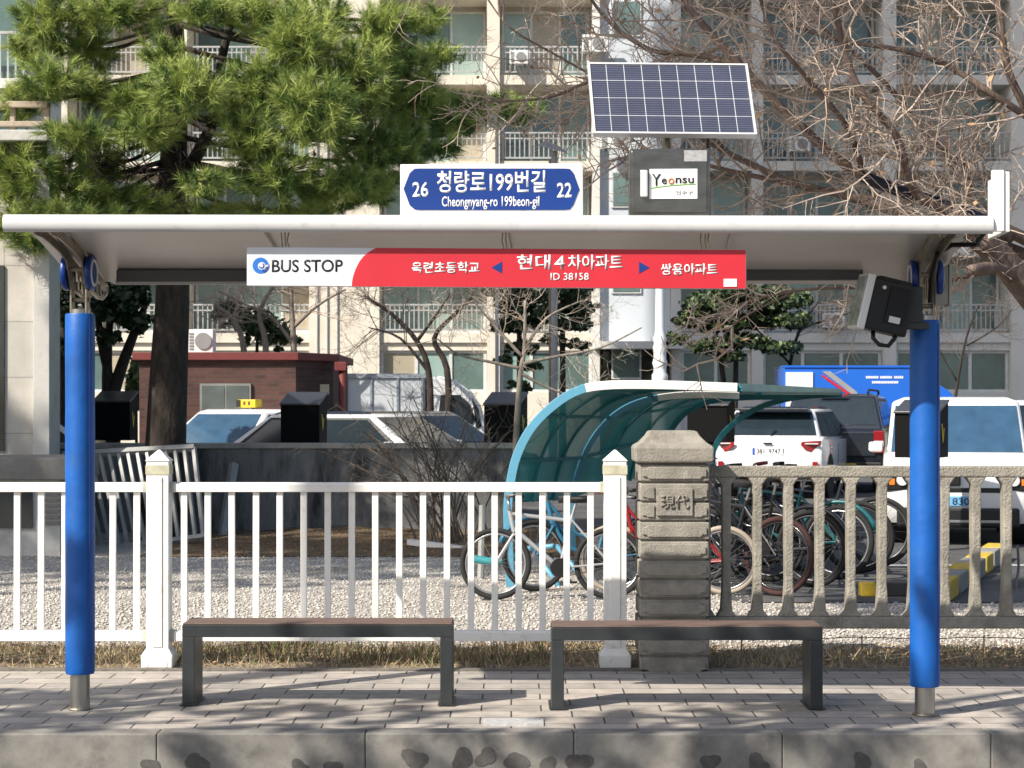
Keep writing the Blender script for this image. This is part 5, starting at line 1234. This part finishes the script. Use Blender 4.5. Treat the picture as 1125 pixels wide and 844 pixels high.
for a, b in ((0,1),(1,2)):
    A_, B_ = lines[a], lines[b]; n = len(A_); q = MB(); off = Vector((0,0,-.01)); c0 = 9
    vs = [p+Vector((.012,.035,0)) for p in A_[c0:]]+[p+Vector((.012,-.035,0)) for p in B_[c0:]]; n = len(A_)-c0
    q.add(vs, [(i,i+1,n+i+1,n+i) for i in range(n-1)])
    s_ = q.build('roof_sheet', M_poly, bc, smooth=True, fix=False)
    for tt in (.33,.66):
        MB().tube([p.lerp(r_,tt)+Vector((.03,0,-.012)) for p, r_ in zip(A_[c0:],B_[c0:])], .018, 6).build('rib', M_archd, bc)
    for j in (c0+6, c0+13, n+c0-12):
        MB().tube([A_[j]+Vector((.03,0,0)), B_[j]+Vector((.03,0,0))], .020, 6).build('purlin', M_archd, bc)
# open roof slab of the far bay
q = MB(); q.slab(P(812,431,22.2),P(925,432,27.0),P(925,429.0,27.3),P(812,421.5,22.5),-.03); 
a_, b_, c_, e_ = P(812,433,22.2),P(925,434,27.0),P(880,434,30),P(790,434,27)
q = MB(); q.add([a_,b_,c_,e_,a_+Vector((0,0,.03)),b_+Vector((0,0,.03)),c_+Vector((0,0,.03)),e_+Vector((0,0,.03))],[(0,1,2,3),(7,6,5,4),(0,4,5,1),(1,5,6,2),(2,6,7,3),(3,7,4,0)]); q.build('roof_sheet', mat('green_sheet',(.03,.16,.14),.35,var=.2), bc)
q = MB(); u = Vector((0,0,.115)); o_ = Vector((.0,.05,0)); a_, b_ = P(812,432.5,22.2), P(925,433.5,27.0); u2 = Vector((0,0,.075))
q.add([a_,b_,b_+u2,a_+u,a_+o_,b_+o_,b_+u2+o_,a_+u+o_],[(0,1,2,3),(7,6,5,4),(0,4,5,1),(1,5,6,2),(2,6,7,3),(3,7,4,0)]); q.build('fascia', mat('fascia_green',(.20,.36,.32),.5,var=.15,vs=4,dirt=(.32,.20,.10),ds=5,dlo=.6,dhi=.8), bc)
# teal parking rail inside the canopy
rk = thing('bicycle_rack', 'low teal tubular rack under the canopy', 'rack', tuple(P(545,640,17.4)))
MB().tube(cr([P(520,614,17.6),P(545,617,17.4),P(566,612,17.3)]),.035,8).build('rail', M_archd, rk, smooth=True)
for a,b in (((583,600),(618,650)),((578,603),(608,600)),((612,600),(640,635))): MB().tube([P(a[0],a[1],17.3),P(b[0],b[1],17.0)],.022,8).build('bar', M_arch, rk, smooth=True)
MB().tube([P(530,555,17.8),P(528,640,17.8)],.03,8).build('rack_post', M_oldm, rk)

# ------------------------------------------------------------------ bicycles
def bicycle(label, loc, rz, sc=1.0, mf=None, mt=None, mrim=None, basket=False, guard=False, step=False, steer=0, lean=0, msad=None, mgrip=None):
    t = thing('bicycle', label, 'bicycle', loc, 'bicycles parked at the canopy', world=False, rz=R(rz)); t.rotation_euler = (R(lean), 0, R(rz)); t.scale = (sc,)*3
    mf = mf or M_carb; mt = mt or M_tyre; mrim = mrim or M_rim; r = .33; f = Vector((-.53,0,r)); b = Vector((.52,0,r)); bbk = Vector((.06,0,.29))
    hd0, hd1 = Vector((-.36,0,.62)), Vector((-.40,0,.82)); st = Vector((.18,0,.78))
    for c in (f, b):
        sw = Matrix.Translation(c) @ Matrix.Rotation(R(steer if c is f else 0),4,'Z') @ Matrix.Translation(-c)
        w = MB().torus(c, r-.024, .024, 'y', 40, 8).move(sw).build('wheel', mt, t, smooth=True)
        MB().torus(c, r-.055, .011, 'y', 40, 6).move(sw).build('rim', mrim, w, smooth=True)
        s_ = MB(); s_.cyl((c.x,-.035,c.z),(c.x,.035,c.z),.022,10)
        for i in range(18):
            a = 2*math.pi*i/18; s_.tube([(c.x+.02*math.cos(a+.6),(.02 if i%2 else -.02),c.z+.02*math.sin(a+.6)),(c.x+(r-.06)*math.cos(a),0,c.z+(r-.06)*math.sin(a))],.0016,3,cap=False)
        s_.move(sw).build('spokes', mrim, w, fix=False)
        if guard:
            g_ = [(c.x+(r+.025)*math.cos(a),0,c.z+(r+.025)*math.sin(a)) for a in [R(20+i*10) for i in range(15)]]
            MB().tube(g_,.022,6).move(sw).build('mudguard', mf, t, smooth=True)
    F_ = MB()
    if step: F_.tube(cr([hd0+Vector((0,0,.03)),Vector((-.22,0,.42)),bbk]),.020,8); F_.tube(cr([hd1,Vector((-.12,0,.52)),bbk.lerp(st,.45)]),.016,8)
    else: F_.tube([hd1-Vector((0,0,.03)),st-Vector((0,0,.06))],.018,8); F_.tube([hd0+Vector((0,0,.03)),bbk],.022,8)
    F_.tube([bbk,st],.017,8); F_.tube([hd0,hd1],.022,8)
    for s in (-1,1): F_.tube([bbk+Vector((0,s*.03,0)),b+Vector((0,s*.055,0))],.010,6); F_.tube([st+Vector((0,s*.02,-.06)),b+Vector((0,s*.055,0))],.009,6)
    F_.build('frame', mf, t, smooth=True, auto=50)
    sw = Matrix.Translation(f) @ Matrix.Rotation(R(steer),4,'Z') @ Matrix.Translation(-f)
    fk = MB()
    for s in (-1,1): fk.tube([hd0+Vector((0,s*.05,-.02)),f+Vector((0,s*.05,0))],.013,6)
    fk.tube([hd0+Vector((0,-.06,-.02)),hd0+Vector((0,.06,-.02))],.016,6); fk.move(sw).build('fork', mf, t, smooth=True, auto=50)
    hb_ = MB(); h = hd1+Vector((-.01,0,.10)); hb_.tube([hd1,h],.014,8); hb_.tube(cr([h+Vector((.10,-.29,.03)),h+Vector((.0,-.2,.03)),h,h+Vector((.0,.2,.03)),h+Vector((.10,.29,.03))]),.012,8)
    ho_ = hb_.move(sw).build('handlebar', M_rim, t, smooth=True)
    for s in (-1,1): MB().tube([h+Vector((.11,s*.30,.03)),h+Vector((.03,s*.22,.03))],.018,8).move(sw).build('grip', mgrip or M_blk, ho_, smooth=True)
    sp2 = MB().tube([st,st+Vector((.035,0,.12))],.013,8).build('seat_post', M_rim, t)
    s0 = st+Vector((.03,0,.14)); sd = MB(); sd.loft([[(s0.x+x,y*w,s0.z+z) for y,z in ((-1,0),(-.6,.03),(.6,.03),(1,0),(.5,-.035),(-.5,-.035))] for x,w in ((-.16,.012),(-.10,.028),(.0,.045),(.09,.085),(.14,.075),(.155,.03))])
    sd.build('saddle', msad or M_blk, t, smooth=True, auto=60)
    ck = MB(); ck.lathe([(.09,-.004),(.09,.004)],(bbk.x,-.05,bbk.z),20,'y'); ck.tube([bbk+Vector((0,-.06,0)),bbk+Vector((.10,-.08,-.13))],.011,6); ck.tube([bbk+Vector((0,.06,0)),bbk+Vector((-.10,.08,.13))],.011,6)
    ck.box(bbk+Vector((.10,-.13,-.13)),(.09,.08,.02)); ck.box(bbk+Vector((-.10,.13,.13)),(.09,.08,.02)); ck.tube([bbk+Vector((0,-.05,.085)),b+Vector((0,-.05,.035))],.004,4); ck.tube([bbk+Vector((0,-.05,-.085)),b+Vector((0,-.05,-.035))],.004,4)
    ck.build('crank', M_blk, t)
    if basket:
        k_ = MB(); c0 = Vector((-.60,0,.80))
        for zz, q in ((0,.75),(.11,.88),(.22,1.0)):
            k_.tube([c0+Vector((-.13*q,-.17*q,zz)),c0+Vector((.13*q,-.17*q,zz)),c0+Vector((.13*q,.17*q,zz)),c0+Vector((-.13*q,.17*q,zz)),c0+Vector((-.13*q,-.17*q,zz))],.006,4)
        for sx_, sy_ in [(i/3*2-1, s) for i in range(4) for s in (-1,1)]+[(s, i/3*2-1) for i in range(4) for s in (-1,1)]:
            k_.tube([c0+Vector((.13*.75*sx_,.17*.75*sy_,0)),c0+Vector((.13*sx_,.17*sy_,.22))],.004,4)
        k_.build('basket', M_rim, t)
    return t
M_rimd = mat('rim_dark', (.12,.12,.125), .4, .7); M_fsil = mat('frame_silver', (.46,.47,.48), .3, .4); M_fblu = mat('frame_blue', (.03,.15,.25), .35); M_fred = mat('frame_red', (.26,.012,.015), .35); M_ftl = mat('frame_turquoise', (.01,.10,.11), .35)
M_cream2t = mat('cream_tyre', (.34,.29,.23), .8); M_mar = mat('maroon_tyre', (.045,.017,.015), .85)
bicycle('silver framed bicycle with front wheel seen through the white fence', (X(608,15.8),15.8,0), 3, .86, M_fsil, None, M_rim, steer=-8, lean=-4)
bicycle('light blue step-through bicycle behind the silver one', (X(650,16.6),16.6,0), 12, .9, M_fblu, None, None, False, True, True, 10, -5, mat('brown_saddle',(.12,.06,.04),.6))
bicycle('bicycle with cream tyres half hidden by the stone pier', (X(738,16.1),16.3,0), -12, .86, M_fred, M_cream2t, M_rim, False, False, True, 5, 5)
bicycle('black bicycle with maroon tyres and red grips behind the balustrade', (X(800,16.0),16.4,0), -38, .98, M_carb, M_mar, M_carb, True, False, False, 12, -6, None, M_fred)
bicycle('black step-through bicycle with mudguards beside the maroon tyred one', (X(838,16.9),17.2,0), -34, 1.0, M_carb, None, M_rimd, True, True, True, 8, 5)
bicycle('dark turquoise bicycle with a grey saddle near the middle of the row', (X(862,17.6),17.9,0), -24, 1.0, M_ftl, None, M_rim, False, True, False, 0, -5, mat('grey_saddle',(.30,.32,.34),.5))
bicycle('dark bicycle with red grips near the right end of the row', (X(885,18.2),18.5,0), -18, 1.02, M_carb, None, M_rimd, False, False, False, 10, 6, None, M_fred)
bicycle('dark bicycle at the right end of the bicycle row', (X(908,18.9),19.2,0), -14, 1.02, M_card, None, M_rimd, False, False, True, -6, -4)

bicycle('black bicycle with a wire basket jammed between the pier and the maroon tyred bicycle', (X(790,17.4),17.7,0), -30, .98, M_carb, None, M_rimd, True, True, False, 20, -8)
bicycle('dark bicycle leaning at the back of the row under the canopy', (X(835,18.6),18.9,0), -40, 1.0, M_card, None, M_rimd, True, False, False, -14, 7)
# ------------------------------------------------------------------ car park kerb blocks
M_yb = mat('block_yellow', (.55,.38,.03), .8, var=.2, vs=12, dirt=(.30,.24,.12), ds=9); M_gb = mat('block_grey', (.26,.25,.23), .9, var=.2, vs=12)
for i in range(7):
    u = i/6; d = 15.65+3.9*u; x = 3.42+(4.78-3.42)*u
    o = MB().box((0,0,.08),(.20,.56,.16)).build('kerb_block', [M_yb,M_gb][i%2], None, bevel=.012)
    o.location = (x,d+.28,0); o.rotation_euler.z = R(-19)
    nth = ['nearest','second','third','fourth','fifth','sixth','farthest'][i]
    tag(o, f'{["yellow","grey"][i%2]} concrete kerb block, {nth} in the slanting row by the van', 'kerb block', 'kerb blocks in the car park')
ws_ = thing('wheel_stop', 'black wheel stop with a yellow end on the car park asphalt', 'wheel stop', (X(975,16.1),16.1,0))
MB().prism([(16.05,0),(16.2,0),(16.18,.11),(16.07,.11)],'x',X(945,16.1),X(962,16.1)).build('yellow_end', M_yb, ws_, bevel=.01)
MB().prism([(16.05,0),(16.2,0),(16.18,.11),(16.07,.11)],'x',X(962,16.1)+.002,X(1003,16.1)).build('bar', M_blk, ws_, bevel=.01)
cd_ = MB().tube(cr([P(1118,600,18),P(1119,625,17.5),P(1116,645,16.8),P(1122,660,16.3),P(1140,668,15.9)]),.012,6).build('charging_cable', M_blk, None, smooth=True); tag(cd_, 'thin black cable hanging near the right edge behind the balustrade', 'cable')

# ------------------------------------------------------------------ lamps and poles
d = 42
lp_ = thing('lamp_post', 'ornate white lamp post with turned base rising behind the canopy', 'lamp post', (X(725,d), d, 0))
s = d/F; prof = [(.30,0),(.30,.3),(.2,.45),(.16,Z(418,d)-.3)]
for y, r in ((416,9),(412,9),(409,7),(404,7),(399,8.5),(394,7),(388,7),(383,8),(377,6.5),(372,8),(368,6),(362,5.5),(330,5),(304,4.6)): prof.append((r*s,Z(y,d)))
MB().lathe(prof,(X(725,d),d,0),18).build('post', M_carw, lp_, smooth=True, auto=50)
MB().lathe([(.02,0),(.12,.03),(.20,.14),(.22,.24),(.18,.36),(.08,.44),(.02,.45)],(X(725,d),d,Z(304,d)),18).build('globe', M_lampw, lp_, smooth=True)
d = 47
l2 = thing('lamp_post', 'thin pole with a white globe lamp left of the solar panel', 'lamp post', (X(546,d), d, 0))
MB().cyl((X(546,d),d,0),(X(546,d),d,Z(141,d)),.045,10).build('post', M_railg, l2, smooth=True, auto=40)
MB().lathe([(.05,-.02),(.17,.03),(.215,.13),(.20,.22),(.12,.31),(.03,.34)],(X(546,d),d,Z(141,d)),18).build('globe', M_carw, l2, smooth=True)
l3 = thing('lamp_post', 'grey pole lamp with a flat slanted head above the street name sign', 'lamp post', (X(609,d), d, 0))
MB().cyl((X(609,d),d,0),(X(609,d),d,Z(166,d)),.08,10).build('post', M_oldm, l3, smooth=True, auto=40)
hd_ = MB().loft([[P(590,160,d-.3),P(622,168,d-.3),P(626,170,d+.3),P(596,158,d+.3)],[P(598,155,d-.2),P(616,161,d-.2),P(618,163,d+.2),P(600,154,d+.2)]]).build('lamp_head', M_oldm, l3, bevel=.01)
d = 52
up_ = MB().cyl((X(607,d),d,0),(X(607,d),d,Z(175,d)),.10,12).build('utility_pole', mat('pole_brown',(.22,.17,.13),.8,var=.2,vs=4), None, smooth=True, auto=40)
tag(up_, 'plain grey brown pole between the two conifers behind the red sign', 'pole')

# unseen at the left: kerb trees, plus tall ones added to shade yard, bicycles
for (x,y,h,c_,z0,z1,n,s,lb_,*cy_) in (
    (-8.6,4.9,8,3.2,5.2,6.9,480,.14,'flat crowned leafy street tree across the kerb beyond the left edge',1.05),
    (-4.2,4.9,8,2.0,5.2,6.9,330,.14,'smaller flat crowned street tree across the kerb beyond the left edge',1.05),
    (-8.55,5.4,17,1.9,12.5,15.8,1300,.16,'slim tall tree added beyond the left edge to shade the bicycles'),
    (-15.8,9.0,19,3.6,12.6,18.5,2600,.20,'tall tree added beyond the left edge to shade the yard'),
    (-21.5,9.0,19,4.0,12.6,18.5,2600,.20,'second tall tree added beyond the left edge to shade the yard'),
    (-27,9.0,19,4.0,12.6,18.5,2400,.20,'farthest tall tree added beyond the left edge to shade the yard'),
    ): shade_tree(x,y,h,c_,z0,z1,n,s,lb_,*cy_)
